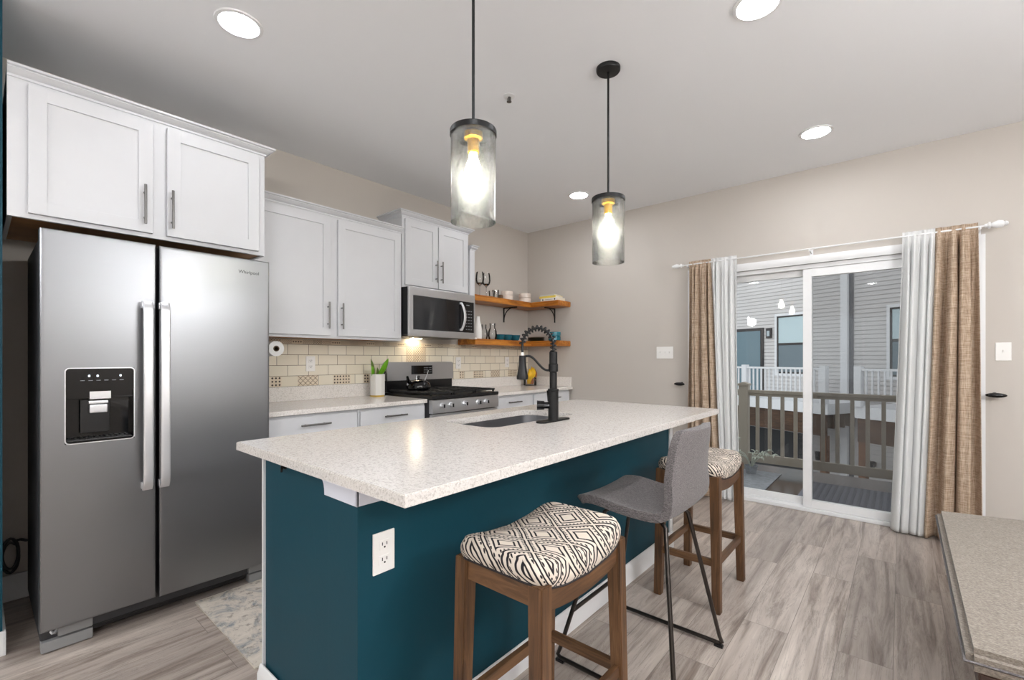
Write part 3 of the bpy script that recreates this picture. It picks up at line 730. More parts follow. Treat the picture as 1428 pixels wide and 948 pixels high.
MB().lathe([(0, .0), (.072, .0), (.076, .01), (.076, .10), (.072, .10), (.072, .012), (0, .012)], c, 28).build('glass', M_clear, t)
t2 = thing('bananas', 'bunch of ripe yellow and brown bananas sticking out of the glass jar', 'bananas', (.14, -.13, .93))
M_ban = mat('banana_yellow', (236,186,22), .45, nz=.15, nscale=20); M_banb = mat('banana_brown', (150,84,44), .55, nz=.3, nscale=30)
for k, (dy, dx_, mt_, h_) in enumerate(((-.05, .00, M_ban, .175), (-.028, .015, M_ban, .20), (-.004, .022, M_ban, .19), (.020, .024, M_banb, .17), (.042, .010, M_ban, .15))):
    p = []
    for q in range(11):
        a = q/10; p.append((c[0]+dx_+.035*math.sin(a*2.6)-.01, c[1]+dy*(.55+.5*a)+.03*a*a, c[2]+.02+h_*a+.012*math.sin(PI*a)))
    MB().tube(p, [.008, .017, .022, .025, .027, .028, .027, .024, .018, .010, .004], 12).build('banana', mt_, t2)
b = MB(); b.tube([(c[0]+.035, c[1]-.01, c[2]+.02), (c[0]+.045, c[1]+.005, c[2]+.07), (c[0]+.045, c[1]+.02, c[2]+.13)], [.016, .030, .012], 12); b.build('banana', M_banb, t2)

# ================================================================== CORNER SHELVES
def shelf(label, z1, y_start, th=.058):
    t = thing('corner_shelf', label, 'shelf', (.14, -.4, z1-th))
    poly = [(.002, y_start), (.25, y_start), (.25, -.30), (.30, -.25), (.62, -.25), (.62, -.002), (.002, -.002)]
    b = MB(); b.prism([(.002, y_start), (.25, y_start), (.25, -.2502), (.002, -.0022)], z1-th, z1, 'Z', 0, .004); b.build('board', M_shelf, t)
    b = MB(); b.prism([(.2504, -.2502), (.62, -.2502), (.62, -.002), (.003, -.002)], z1-th, z1, 'Z', 0, .004); b.build('board', M_shelfx, t)
    return t
ZS, ZL = 1.863, 1.425
def bracket(t, p, out, zt, h=.165, L=.20):
    # p on wall, out = direction
    P = Vector(p); o = Vector(out); b = MB(); s = Vector((-o.y, o.x, 0))*.011
    def bar(a, c, w=.004):
        b.tube([a, c], .0075, 8)
    z = zt-.006
    bar(P+o*.007+Vector((0,0,z)), P+o*.007+Vector((0,0,zt-h))); bar(P+o*.007+Vector((0,0,z)), P+o*L+Vector((0,0,z)))
    pts = [P+o*(.01+(.7*L)*(1-math.cos(a)))+Vector((0,0,zt-h*.85+(h*.85-.006)*math.sin(a))) for a in [k*PI/16 for k in range(9)]]
    b.tube(pts, .0055, 8); b.build('bracket', M_blackm, t)
s1 = shelf('upper honey-stained corner shelf holding glasses, bowls and books', ZS, -1.222)
bracket(s1, (0, -.44, 0), (1, 0, 0), ZS-.058); bracket(s1, (.405, 0, 0), (0, -1, 0), ZS-.058)
s2 = shelf('lower honey-stained corner shelf holding teal bowls and plates', ZL, -1.145)

def wineglass(label, x, y, z, sc=1.0, fill=False):
    t = thing('wine_glass', label, 'glass', (x, y, z), 'wine glasses on the upper shelf')
    MB().lathe([(0, 0), (.034*sc, .001), (.032*sc, .004), (.005, .008), (.0035, .03*sc), (.0035, .085*sc), (.010, .095*sc), (.030*sc, .115*sc), (.037*sc, .145*sc), (.034*sc, .185*sc), (.029*sc, .21*sc), (.0275*sc, .21*sc), (.032*sc, .185*sc), (.035*sc, .145*sc), (.028*sc, .117*sc), (0, .098*sc)], (x, y, z), 28).build('bowl_and_stem', M_clear, t)
    return t
wineglass('tall wine glass on the upper shelf, nearest the white end panel', .15, -.975, ZS, 1.2)
wineglass('tall wine glass on the upper shelf, second from the end panel', .15, -.88, ZS, 1.2)
def tumbler(label, x, y, z, r, h, grp):
    t = MB().lathe([(0, 0), (r*.82, 0), (r, h), (r*.94, h), (r*.76, .008), (0, .008)], (x, y, z), 24).build('drinking_glass', M_clear, None, at=(x, y, z)); tag(t, label, 'glass', grp)
tumbler('low clear glass on the upper shelf just right of the wine glasses', .22, -.87, ZS, .034, .062, 'low glasses on the upper shelf')
tumbler('low clear glass on the upper shelf beside the cream bowls', .15, -.735, ZS, .036, .095, 'low glasses on the upper shelf')
def bowl(label, x, y, z, r, h, mt_, grp, name='bowl'):
    o = MB().lathe([(0, 0), (r*.55, 0), (r*.8, h*.25), (r, h), (r*.95, h), (r*.74, h*.3), (r*.5, h*.12), (0, h*.12)], (x, y, z), 32).build(name, mt_, None, at=(x, y, z)); tag(o, label, 'bowl', grp)
def stackb(x, y, z, r, h, n, lbl, mt_, grp):
    for k in range(n): bowl(lbl[k], x, y, z+k*h*.85+.0005, r, h, mt_, grp)
def cyl_bowl(label, x, y, z, r, h, mt_, grp):
    o = MB().lathe([(0, 0), (r*.9, 0), (r, h*.15), (r, h), (r*.94, h), (r*.94, h*.2), (r*.8, h*.1), (0, h*.1)], (x, y, z), 32).build('ramekin', mt_, None, at=(x, y, z)); tag(o, label, 'bowl', grp)
G = 'cream ramekins on the upper shelf'
cyl_bowl('cream ramekin at the bottom of the left stack on the upper shelf', .14, -.54, ZS, .066, .055, M_cream, G)
cyl_bowl('cream ramekin on top of the left stack on the upper shelf', .14, -.54, ZS+.0555, .064, .045, M_cream, G)
cyl_bowl('cream ramekin at the bottom of the stack in the shelf corner', .15, -.24, ZS, .070, .055, M_cream, G)
cyl_bowl('cream ramekin on top of the stack in the shelf corner', .15, -.24, ZS+.0555, .070, .050, M_cream, G)
o = MB().lathe([(0,0),(.018,0),(.026,.02),(.026,.045),(.02,.055),(.018,.055),(.024,.045),(.02,.006),(0,.006)], (.14, -.645, ZS), 20).build('wooden_cup', M_stoolwood, None, at=(.14, -.645, ZS)); tag(o, 'small dark wooden cup beside the left stack of ramekins', 'cup')
# books: flat stack of three near the end of the back-wall leg
def book(label, x0, x1, y0, y1, z, h, cover, dots=False):
    t = thing('book', label, 'book', ((x0+x1)/2, (y0+y1)/2, z), 'books on the upper shelf')
    MB().box(x0+.002, x1-.002, y0+.004, y1-.002, z+.0025, z+h-.0025).build('pages', mat('book_pages', (226,218,200), .9), t)
    b = MB(); b.box(x0, x1, y0, y1, z, z+.0025); b.box(x0, x1, y0, y1, z+h-.0025, z+h); b.box(x0, x1, y0-.0015, y0+.002, z, z+h, .0008); b.build('cover', cover, t)
    if dots:
        b = MB()
        for xx in (x0+.03, x1-.035): b.lathe([(0, -.0004), (.009, -.0004), (.009, .0002), (0, .0002)], (xx, y0-.0016, z+h/2), 16, 0, 'Y')
        b.build('spine_mark', M_black, t)
        b = MB()
        for k in range(9): b.box(x0+.058+k*.012, x0+.066+k*.012, y0-.0019, y0-.0014, z+h/2-.004, z+h/2+.004)
        b.build('spine_text', mat('pale_print', (150,150,150), .6), t)
book('white spined book at the bottom of the stack on the upper shelf', .36, .585, -.215, -.06, ZS+.001, .036, mat('white_cover', (236,234,228), .5), True)
book('yellow spined book in the middle of the stack on the upper shelf', .335, .555, -.205, -.06, ZS+.0375, .024, mat('yellow_cover', (234,208,92), .5))
book('grey and white book on top of the stack on the upper shelf', .34, .53, -.20, -.06, ZS+.062, .016, mat('grey_cover', (206,206,202), .5))
# lower shelf
o = MB().lathe([(0,0),(.038,0),(.042,.006),(.042,.105),(.034,.14),(.022,.185),(.018,.225),(0,.225)], (.20, -1.055, ZL), 24).build('white_bottle', M_white, None, at=(.20, -1.055, ZL)); tag(o, 'white bottle on the lower shelf beside the microwave', 'bottle')
def carafe(label, x, y, h, r):
    t = MB().lathe([(0,0),(r*.8,0),(r,h*.25),(r*.95,h*.5),(r*.6,h*.75),(r*.65,h),(r*.6,h),(r*.55,h*.75),(r*.88,h*.5),(r*.93,h*.25),(r*.7,.008),(0,.008)], (x, y, ZL), 28).build('glass_carafe', M_clear, None, at=(x, y, ZL)); tag(t, label, 'carafe', 'clear glass vessels on the lower shelf')
carafe('clear glass carafe beside the white bottle on the lower shelf', .15, -.915, .155, .04)
carafe('clear glass jug next to the teal bowls on the lower shelf', .15, -.785, .175, .048)
G = 'small teal bowls in a row on the lower shelf'
M_tealb = mat('blue_teal_ceramic', (28,96,112), .18)
bowl('teal bowl on the lower shelf, nearest the glass jug', .15, -.665, ZL, .055, .062, M_tealb, G)
bowl('teal bowl in the middle of the row on the lower shelf', .15, -.545, ZL, .058, .064, M_tealb, G)
bowl('teal bowl on the lower shelf, nearest the shelf corner', .15, -.415, ZL, .06, .064, M_tealb, G)
G = 'plates stacked on the lower shelf'
M_plate = mat('dark_olive_plate', (52,58,48), .3); M_platel = mat('tan_plate', (176,158,140), .4)
for k in range(4):
    o = MB().lathe([(0,0),(.05,0),(.095,.010),(.10,.014),(.095,.0145),(.05,.005),(0,.005)], (.235, -.14, ZL+.001+k*.011), 32).build('plate', M_plate if k < 3 else M_platel, None, at=(.235, -.14, ZL+.001+k*.011))
    tag(o, ['dark plate at the bottom of the stack in the lower shelf corner', 'dark plate second from the bottom of the corner stack', 'dark plate just under the tan plate in the corner stack', 'tan plate topping the stack in the lower shelf corner'][k], 'plate', G)
G = 'wide teal bowls stacked at the shelf end'
for k in range(2): cyl_bowl(['wide teal bowl at the bottom of the pair at the lower shelf end', 'wide teal bowl on top of the pair at the lower shelf end'][k], .49, -.13, ZL+.001+k*.05, .068, .048, M_tealc, G)

# ================================================================== ISLAND
IX0, IX1, IY0, IY1 = 1.541, 2.580, -3.699, -1.331
t = thing('island_countertop', 'speckled quartz island countertop with an undermount sink cutout', 'countertop', ((IX0+IX1)/2, -2.5, .884))
SX0, SX1, SY0, SY1 = 1.695, 2.045, -2.83, -2.13
tb = bmesh.new()
hole = rrect(SX0, SX1, SY0, SY1, .07, 8); n = len(hole)
def ring(pts, z): return [tb.verts.new((u, v, z)) for u, v in pts]
# outer loop sampled to match the hole points radially
def outer_pt(u, v):
    cx, cy = (SX0+SX1)/2, (SY0+SY1)/2; dx, dy = u-cx, v-cy
    ts = []
    if dx > 0: ts.append((IX1-cx)/dx)
    if dx < 0: ts.append((IX0-cx)/dx)
    if dy > 0: ts.append((IY1-cy)/dy)
    if dy < 0: ts.append((IY0-cy)/dy)
    q = min(x for x in ts if x > 0); return (cx+dx*q, cy+dy*q)
pts = []
hp = []
ocorn = [(IX1, IY1), (IX0, IY1), (IX0, IY0), (IX1, IY0)]
import math as _m
cx, cy = (SX0+SX1)/2, (SY0+SY1)/2
def angl(p): return _m.atan2(p[1]-cy, p[0]-cx) % (2*PI)
outs = [(angl(outer_pt(*p)), outer_pt(*p)) for p in hole] 
hole_a = [(angl(p), p) for p in hole]
# insert corners: for each outer corner add a hole point at same angle
def hole_at(a):
    d = (_m.cos(a), _m.sin(a)); best = None
    for i in range(n):
        p, q = hole[i], hole[(i+1) % n]; ex, ey = q[0]-p[0], q[1]-p[1]; den = d[0]*ey-d[1]*ex
        if abs(den) < 1e-12: continue
        s_ = ((p[0]-cx)*ey-(p[1]-cy)*ex)/den; r_ = ((p[0]-cx)*d[1]-(p[1]-cy)*d[0])/den
        if s_ > 0 and -1e-9 <= r_ <= 1+1e-9: best = (cx+d[0]*s_, cy+d[1]*s_)
    return best
pairs = [(angl(p), p, outer_pt(*p)) for p in hole]+[(angl(c_), hole_at(angl(c_)), c_) for c_ in ocorn]
pairs.sort(key=lambda q: q[0])
Ht = ring([p[1] for p in pairs], .914); Hb = ring([p[1] for p in pairs], .884); Ot = ring([p[2] for p in pairs], .914); Ob = ring([p[2] for p in pairs], .884)
m_ = len(pairs)
for k in range(m_):
    j = (k+1) % m_
    tb.faces.new((Ht[k], Ot[k], Ot[j], Ht[j])); tb.faces.new((Hb[k], Hb[j], Ob[j], Ob[k])); tb.faces.new((Ot[k], Ob[k], Ob[j], Ot[j])); tb.faces.new((Ht[k], Ht[j], Hb[j], Hb[k]))
bmesh.ops.recalc_face_normals(tb, faces=tb.faces)
ed = [e for e in tb.edges if all(abs(v.co.z-.914) < 1e-6 for v in e.verts) and any(abs(f.normal.z) < .5 for f in e.link_faces)]
bmesh.ops.bevel(tb, geom=ed, offset=.003, segments=2, affect='EDGES')
m = MB(); m._add(tb, 0); m.build('slab', M_quartz, t, ang=.5)
# sink
tb = bmesh.new(); t = thing('kitchen_sink', 'stainless undermount sink set into the island countertop', 'sink', ((SX0+SX1)/2, (SY0+SY1)/2, .68))
lv = [(.018, .8835), (.004, .8835), (.004, .873), (.0, .72), (-.015, .70), (-.05, .69)]
rg = []
for inset, z in lv: rg.append([tb.verts.new((u, v, z)) for u, v in rrect(SX0-inset, SX1+inset, SY0-inset, SY1+inset, max(.02, .07+inset), 8)])
for a in range(len(rg)-1):
    for k in range(len(rg[0])): j = (k+1) % len(rg[0]); tb.faces.new((rg[a][k], rg[a][j], rg[a+1][j], rg[a+1][k]))
tb.faces.new(rg[-1])
m = MB(); m._add(tb, 0); o = m.build('basin', M_sink, t); sm = o.modifiers.new('wall', 'SOLIDIFY'); sm.thickness = .0012
MB().lathe([(0, .691), (.045, .691), (.045, .694), (.035, .695), (.03, .692), (0, .692)], (1.85, -2.5, 0), 24).build('drain', M_steel2, t)

t = thing('kitchen_island', 'teal painted kitchen island base with white baseboards', 'kitchen island', (2.0, -2.5, 0))
PX0, PX1, PY0, PY1 = 1.662, 2.300, -3.65, -1.40
b = MB(); b.box(PX0, 2.14, PY0+.008, PY1, 0, .883, .001); b.box(2.14, PX1, PY0, PY1, 0, .883, .002)
# sink cavity is inside: split body so that the basin hangs free
b = MB()
b.box(PX0, 2.14, PY0+.008, -3.0, 0, .8825, .001); b.box(PX0, 2.14, -3.0, -2.05, 0, .66); b.box(PX0, 2.14, -2.05, PY1, 0, .8825)
b.box(2.14, PX1, PY0, PY1, 0, .8825, .002)
b.build('body', M_teal, t)
MB().box(PX0-.014, PX0-.001, PY0+.0, PY1, .08, .8825, .001).build('cabinet_front', M_cab, t)
b = MB()
prof = [(0, .818), (.006, .818), (.006, .84), (.012, .846), (.016, .862), (.022, .868), (.022, .8825), (0, .8825)]
b.prism([(2.285-.16+0, .818), (2.306, .818), (2.306, .8825), (2.105, .8825), (2.112, .872), (2.112, .862), (2.120, .85), (2.124, .835), (2.125, .818)], PY0-.006, PY0-.0005, 'Y')
b.box(2.3005, 2.306, PY0-.006, -3.50, .818, .8825, .001)
b.build('cap_trim', mat('primed_trim', (214,216,226), .5), t)
b = MB(); prof = [(.0, 0), (.016, 0), (.016, .075), (.011, .085), (.009, .098), (.004, .105), (0, .105)]
b.prism([(PX1+.0005+o_, z_) for o_, z_ in prof], PY0-.016, PY1+.016, 'Y')
b.prism([(PY0-.0005-o_, z_) for o_, z_ in prof], PX0-.014, PX1+.016, 'X')
b.prism([(PY1+.0005+o_, z_) for o_, z_ in prof], PX0-.014, PX1+.016, 'X')
b.build('baseboard', M_trim, t)
b = MB(); b.box(PX1+.0008, PX1+.012, PY1-.035, PY1+.012, .106, .8825, .002); b.box(PX1-.05, PX1+.012, PY1+.0005, PY1+.012, .106, .8825, .002); b.build('corner_trim', M_trim, t)
o = MB().lathe([(0, 0), (.012, 0), (.012, .006), (.006, .012), (0, .014)], (1.86, PY0+.0075, .845), 16, 0, 'Y'); o.bm.transform(Matrix.Identity(4))
oo = MB(); oo.lathe([(0, 0), (.012, 0), (.012, -.006), (.006, -.012), (0, -.014)], (1.83, PY0+.0075, .858), 16, 0, 'Y'); oo.tube([(1.83, PY0-.004, .862), (1.845, PY0-.012, .852), (1.838, PY0-.010, .842)], .004, 8)
oo.build('hook', M_blackm, t); o.bm.free()
plate('wall_outlet', 'white outlet on the teal side of the island below the counter corner', 'outlet', (2.3002, -3.569, .668), '+X', 'outlet', .072, .118)

# faucet
t = thing('kitchen_faucet', 'matte black spring pull-down faucet on the island', 'faucet', (2.10, -2.47, .914))
fx, fy, fz = 2.115, -2.455, .914
b = MB(); b.prism(rrect(fx-.03, fx+.03, fy-.125, fy+.125, .0299, 8), fz, fz+.008, 'Z', 0, .002); b.build('deck_plate', M_blackm, t)
b = MB(); b.lathe([(0, .008), (.027, .008), (.026, .012), (.026, .150), (.028, .152), (.028, .160), (.0185, .163), (.0185, .245), (.024, .248), (.024, .285), (.0205, .287), (.0205, .345), (.013, .349), (0, .349)], (fx, fy, fz), 28); b.build('column', M_blackm, t)
ad = Vector((-.76, -.65, 0)); span = .155
P0 = Vector((fx, fy, fz+.345)); path = []
for k in range(60):
    a = k/59*PI; path.append(P0+ad*(span/2)*(1-math.cos(a))+Vector((0, 0, .035+.085*math.sin(a))))
full = [P0, P0+Vector((0, 0, .02))]+path+[path[-1]+Vector((0, 0, -.02)), path[-1]+Vector((0, 0, -.045))]
MB().tube(full, .0062, 10).build('hose', M_black, t)
hx = []
def cum(ps):
    L_ = [0]
    for i in range(1, len(ps)): L_.append(L_[-1]+(ps[i]-ps[i-1]).length)
    return L_
cl = cum(full); tot = cl[-1]-.05; turns = 15
nrm = ad.cross(Vector((0, 0, 1))).normalized()
for k in range(turns*12+1):
    s_ = tot*k/(turns*12); i = max(j for j in range(len(cl)-1) if cl[j] <= s_+1e-9); f = (s_-cl[i])/max(1e-9, cl[i+1]-cl[i]); p = full[i].lerp(full[i+1], f); d_ = (full[i+1]-full[i]).normalized(); w_ = d_.cross(nrm)
    a = 2*PI*k/12; hx.append(p+(nrm*math.cos(a)+w_*math.sin(a))*.0145)
MB().tube(hx, .0032, 6).build('spring', M_blackm, t)
e = path[-1]; hp_ = Vector((e.x, e.y, e.z-.05))
MB().lathe([(0, -.002), (.0075, -.002), (.0075, .014), (0, .014)], hp_, 16).build('hose_ferrule', M_white, t)
b = MB(); b.lathe([(0, -.002), (.0165, -.002), (.018, -.03), (.019, -.05), (.027, -.10), (.029, -.103), (.029, -.120), (.025, -.122), (0, -.122)], hp_, 24); b.build('spray_head', M_blackm, t)
h0 = hp_+Vector((0, 0, -.012)); q0 = Vector((fx, fy, fz+.262))
pts = [q0+(h0-q0)*(k/16)+Vector((0, 0, .02*math.sin(2*PI*(k/16-.5)) if 0 < k < 16 else 0)) for k in range(17)]
MB().tube(pts, .006, 10).build('docking_arm', M_blackm, t)
hd = Vector((-.80, -.60, 0)); hb = Vector((fx, fy, fz+.078)); b = MB(); b.tube([hb+hd*.02, hb+hd*.045, hb+hd*.0451, hb+hd*.082], [.017, .017, .022, .024], 20); b.tube([hb+Vector((.0,0,.02))+hd*.024, hb+hd*.03+Vector((0,0,.075))], [.005, .004], 10)
b.build('lever', M_blackg, t)

# ================================================================== PENDANTS, DOWNLIGHTS
def pendant(label, x, y):
    t = thing('pendant_light', label, 'pendant light', (x, y, 1.725), 'pendant lights over the island')
    c = (x, y, 0)
    MB().lathe([(0, H), (.062, H), (.062, H-.014), (.058, H-.02), (.012, H-.022), (0, H-.022)], c, 32).build('canopy', M_blackm, t)
    b = MB(); b.tube([(x, y, H-.02), (x, y, 2.085)], .0055, 12); b.lathe([(0, 2.065), (.010, 2.065), (.010, 2.09), (0, 2.09)], c, 16); b.build('rod', M_blackm, t)
    MB().lathe([(0, 2.066), (.084, 2.066), (.086, 2.062), (.086, 2.045), (.0835, 2.045), (.0835, 2.058), (0, 2.058)], c, 40).build('cap', M_blackm, t)
    MB().lathe([(.081, 1.728), (.0825, 1.727), (.0825, 2.05), (.0795, 2.05), (.0795, 1.728)], c, 48).build('glass_shade', M_seed, t)
    MB().lathe([(0, 2.055), (.034, 2.055), (.034, 2.035), (.022, 2.03), (.022, 1.985), (.018, 1.98), (0, 1.98)], c, 24).build('socket', M_brass, t)
    MB().lathe([(0, 1.868), (.016, 1.871), (.028, 1.882), (.033, 1.90), (.031, 1.92), (.023, 1.945), (.015, 1.965), (.014, 1.98), (0, 1.98)], c, 24).build('bulb', M_bulb, t)
pendant('black and seeded-glass pendant light nearer the camera', 2.245, -3.147)
pendant('black and seeded-glass pendant light farther along the island', 2.279, -2.192)
def downlight(label, x, y, lens=None):
    t = thing('recessed_light', label, 'ceiling light', (x, y, H), 'recessed ceiling lights')
    MB().lathe([(.078, H-.0005), (.098, H-.0005), (.096, H-.006), (.082, H-.008), (.078, H-.004)], (x, y, 0), 40, closed=True).build('trim_ring', M_trim, t)
    MB().lathe([(0, H-.003), (.079, H-.003), (.079, H-.001), (0, H-.001)], (x, y, 0), 40).build('lens', lens or M_lens, t)
for lb, x, y in (('lit recessed ceiling light above the fridge', 1.16, -3.56), ('lit recessed ceiling light cut by the top edge of the picture', 2.975, -2.164),
                 ('lit recessed ceiling light in front of the sliding door', 3.01, -.687), ('lit recessed ceiling light near the corner shelves', 1.167, -.706),
                 ('recessed ceiling light behind the camera over the island end', 2.95, -3.75), ('added recessed fill light over the left rear of the room', 1.2, -5.6),
                 ('added recessed fill light over the middle rear of the room', 3.0, -5.6), ('added recessed fill light over the right rear of the room', 4.7, -5.6),
                 ('added recessed fill light over the bench', 4.7, -3.4), ('added recessed fill light at the right of the sliding door', 4.8, -.9), ('added recessed fill light by the rear window', 3.0, -7.3)):
    downlight(lb, x, y, M_lensd if lb.endswith('above the fridge') else None)  # rear, bench-side and far-right lights are unseen, added for fill
def fill_chandelier(label, x, y, gm=None):  # unseen globe lights added only to brighten the room
    t = thing('fill_chandelier', label, 'ceiling light', (x, y, 2.0), 'added opal globe fill lights out of the picture')
    MB().lathe([(0, H), (.065, H), (.065, H-.02), (0, H-.02)], (x, y, 0), 28).build('canopy', M_blackm, t)
    MB().tube([(x, y, H-.02), (x, y, 2.12)], .008, 10).build('rod', M_blackm, t)
    for k in range(4):
        a = PI/4+k*PI/2; gx, gy = x+.32*math.cos(a), y+.32*math.sin(a)
        MB().tube([(x, y, 2.13), (gx, gy, 2.13), (gx, gy, 2.10)], .006, 8).build('arm', M_blackm, t)
        MB().lathe([(.09*math.sin(q*PI/14), 2.02+.09*math.cos(q*PI/14)) for q in range(15)], (gx, gy, 0), 24).build('fill_globe', gm or M_fill_globe, t)
fill_chandelier('added fill light with four opal globes hanging at the left rear of the room', .75, -6.2, emit_mat('fill_globe_glow_dimmed', (.95, .97, 1, 1), FILL_GLOBE*.5))
fill_chandelier('added fill light with four opal globes hanging at the right rear of the room', 4.75, -6.0)
fill_chandelier('added fill light with four opal globes hanging over the bench side of the room', 5.1, -2.75)
t = thing('sprinkler_head', 'small white fire sprinkler head on the ceiling between the pendants', 'sprinkler', (1.719, -2.335, H))
MB().lathe([(0, H-.0005), (.034, H-.0005), (.032, H-.004), (.012, H-.006), (0, H-.006)], (1.719, -2.335, 0), 28).build('escutcheon', M_trim, t)
b = MB(); b.lathe([(0, H-.006), (.007, H-.006), (.006, H-.03), (.014, H-.031), (.014, H-.034), (0, H-.034)], (1.719, -2.335, 0), 16); b.tube([(1.707, -2.335, H-.01), (1.707, -2.335, H-.03)], .002, 6); b.tube([(1.731, -2.335, H-.01), (1.731, -2.335, H-.03)], .002, 6); b.build('head', M_bar, t)

# ================================================================== CURTAINS
RY, RZc = -.10, 2.085
t = thing('curtain_rod', 'thin white curtain rod with turned finials above the sliding door', 'curtain rod', (2.9, RY, RZc))
b = MB(); b.tube([(1.86, RY, RZc), (3.87, RY, RZc)], .006, 12); b.build('rod', M_trim, t)
fp = [(0, 0), (.012, 0), (.014, .012), (.022, .018), (.022, .026), (.012, .030), (.02, .045), (.026, .062), (.022, .082), (.013, .088), (.016, .094), (.012, .104), (0, .108)]
MB().lathe([(r, h) for r, h in fp], (3.855, RY, RZc), 24, 0, 'X').build('finial', M_trim, t)
MB().lathe([(r*.8, -h) for r, h in fp], (1.915, RY, RZc), 24, 0, 'X').build('finial', M_trim, t)
for x in (1.95, 2.898, 3.835):
    b = MB(); b.tube([(x, 0, RZc-.02), (x, RY, RZc-.015)], .005, 8); b.tube([(x, RY, RZc-.016), (x, RY, RZc+.002)], .006, 8); b.box(x-.012, x+.012, -.004, -.0005, RZc-.05, RZc+.01, .001); b.build('bracket', M_trim, t)
def curtain(label, x0t, x1t, x0b, x1b, mt_, folds, seed, amp=.03, zb=.012, edge=0, grp=None):
    rnd = random.Random(seed); ph = [rnd.uniform(0, 6.28) for _ in range(6)]
    def f(u, v):
        z = RZc+.028-(RZc+.028-zb)*v
        k = v**1.3; x = (x0t+(x1t-x0t)*u)*(1-k)+(x0b+(x1b-x0b)*u)*k
        g = .55+.45*min(1, v*3)
        uu = u+.06*math.sin(2*PI*u*1.7+ph[4])*(1-.5*v)
        w = math.sin(2*PI*folds*uu+ph[0]+.9*math.sin(2*PI*u+ph[1])+.8*v*math.sin(ph[2]+4*u))
        w2 = math.sin(2*PI*folds*2.13*u+ph[3]+1.1*v)*.28*(1-.4*v)
        if v < .03: g *= .6
        dx = .010*math.cos(2*PI*folds*u+ph[0])*min(1, v*4)
        return Vector((x+dx, RY-.012*0-.018*v+amp*g*(w+w2)*(1 if v > .02 else .5), z))
    o = MB().grid(f, 150, 70).build('curtain', mt_, None, at=((x0t+x1t)/2, RY, RZc), ang=3)
    sm = o.modifiers.new('thickness', 'SOLIDIFY'); sm.thickness = .0022; sm.offset = 0
    tag(o, label, 'curtain', grp); return o
curtain('tan linen curtain panel at the left end of the rod', 1.965, 2.156, 1.95, 2.235, M_linen, 4, 1, .030, grp='curtain panels on the rod')
curtain('white sheer curtain panel on the left side of the sliding door', 2.158, 2.372, 2.238, 2.405, M_sheer, 4, 5, .026, grp='curtain panels on the rod')
curtain('white sheer curtain panel on the right side of the sliding door', 3.450, 3.62, 3.385, 3.555, M_sheer, 3.6, 3, .030, grp='curtain panels on the rod')
curtain('tan linen curtain panel at the right end of the rod', 3.622, 3.825, 3.558, 3.838, M_linen, 3.6, 8, .046, grp='curtain panels on the rod')
def holdback(label, x, s):
    t = thing('curtain_holdback', label, 'curtain holdback', (x, 0, .99), 'black oval curtain holdbacks')
    b = MB(); b.lathe([(0, -.001), (.016, -.001), (.016, -.006), (.006, -.010), (.006, -.06), (0, -.06)], (x, 0, .99), 18, 0, 'Y'); b.build('stem', M_blackm, t)
    def f(u, v):
        a = u*2*PI; q = v*PI; r = math.sin(q); return Vector((x-s*.0+.05*math.cos(q), -.07+.016*r*math.cos(a), .99+.016*r*math.sin(a)))
    MB().grid(f, 16, 16, cu=True).build('knob', M_blackg, t)
holdback('black oval curtain holdback on the wall left of the curtains', 1.865, 1)
holdback('black oval curtain holdback on the wall right of the curtains', 3.91, -1)

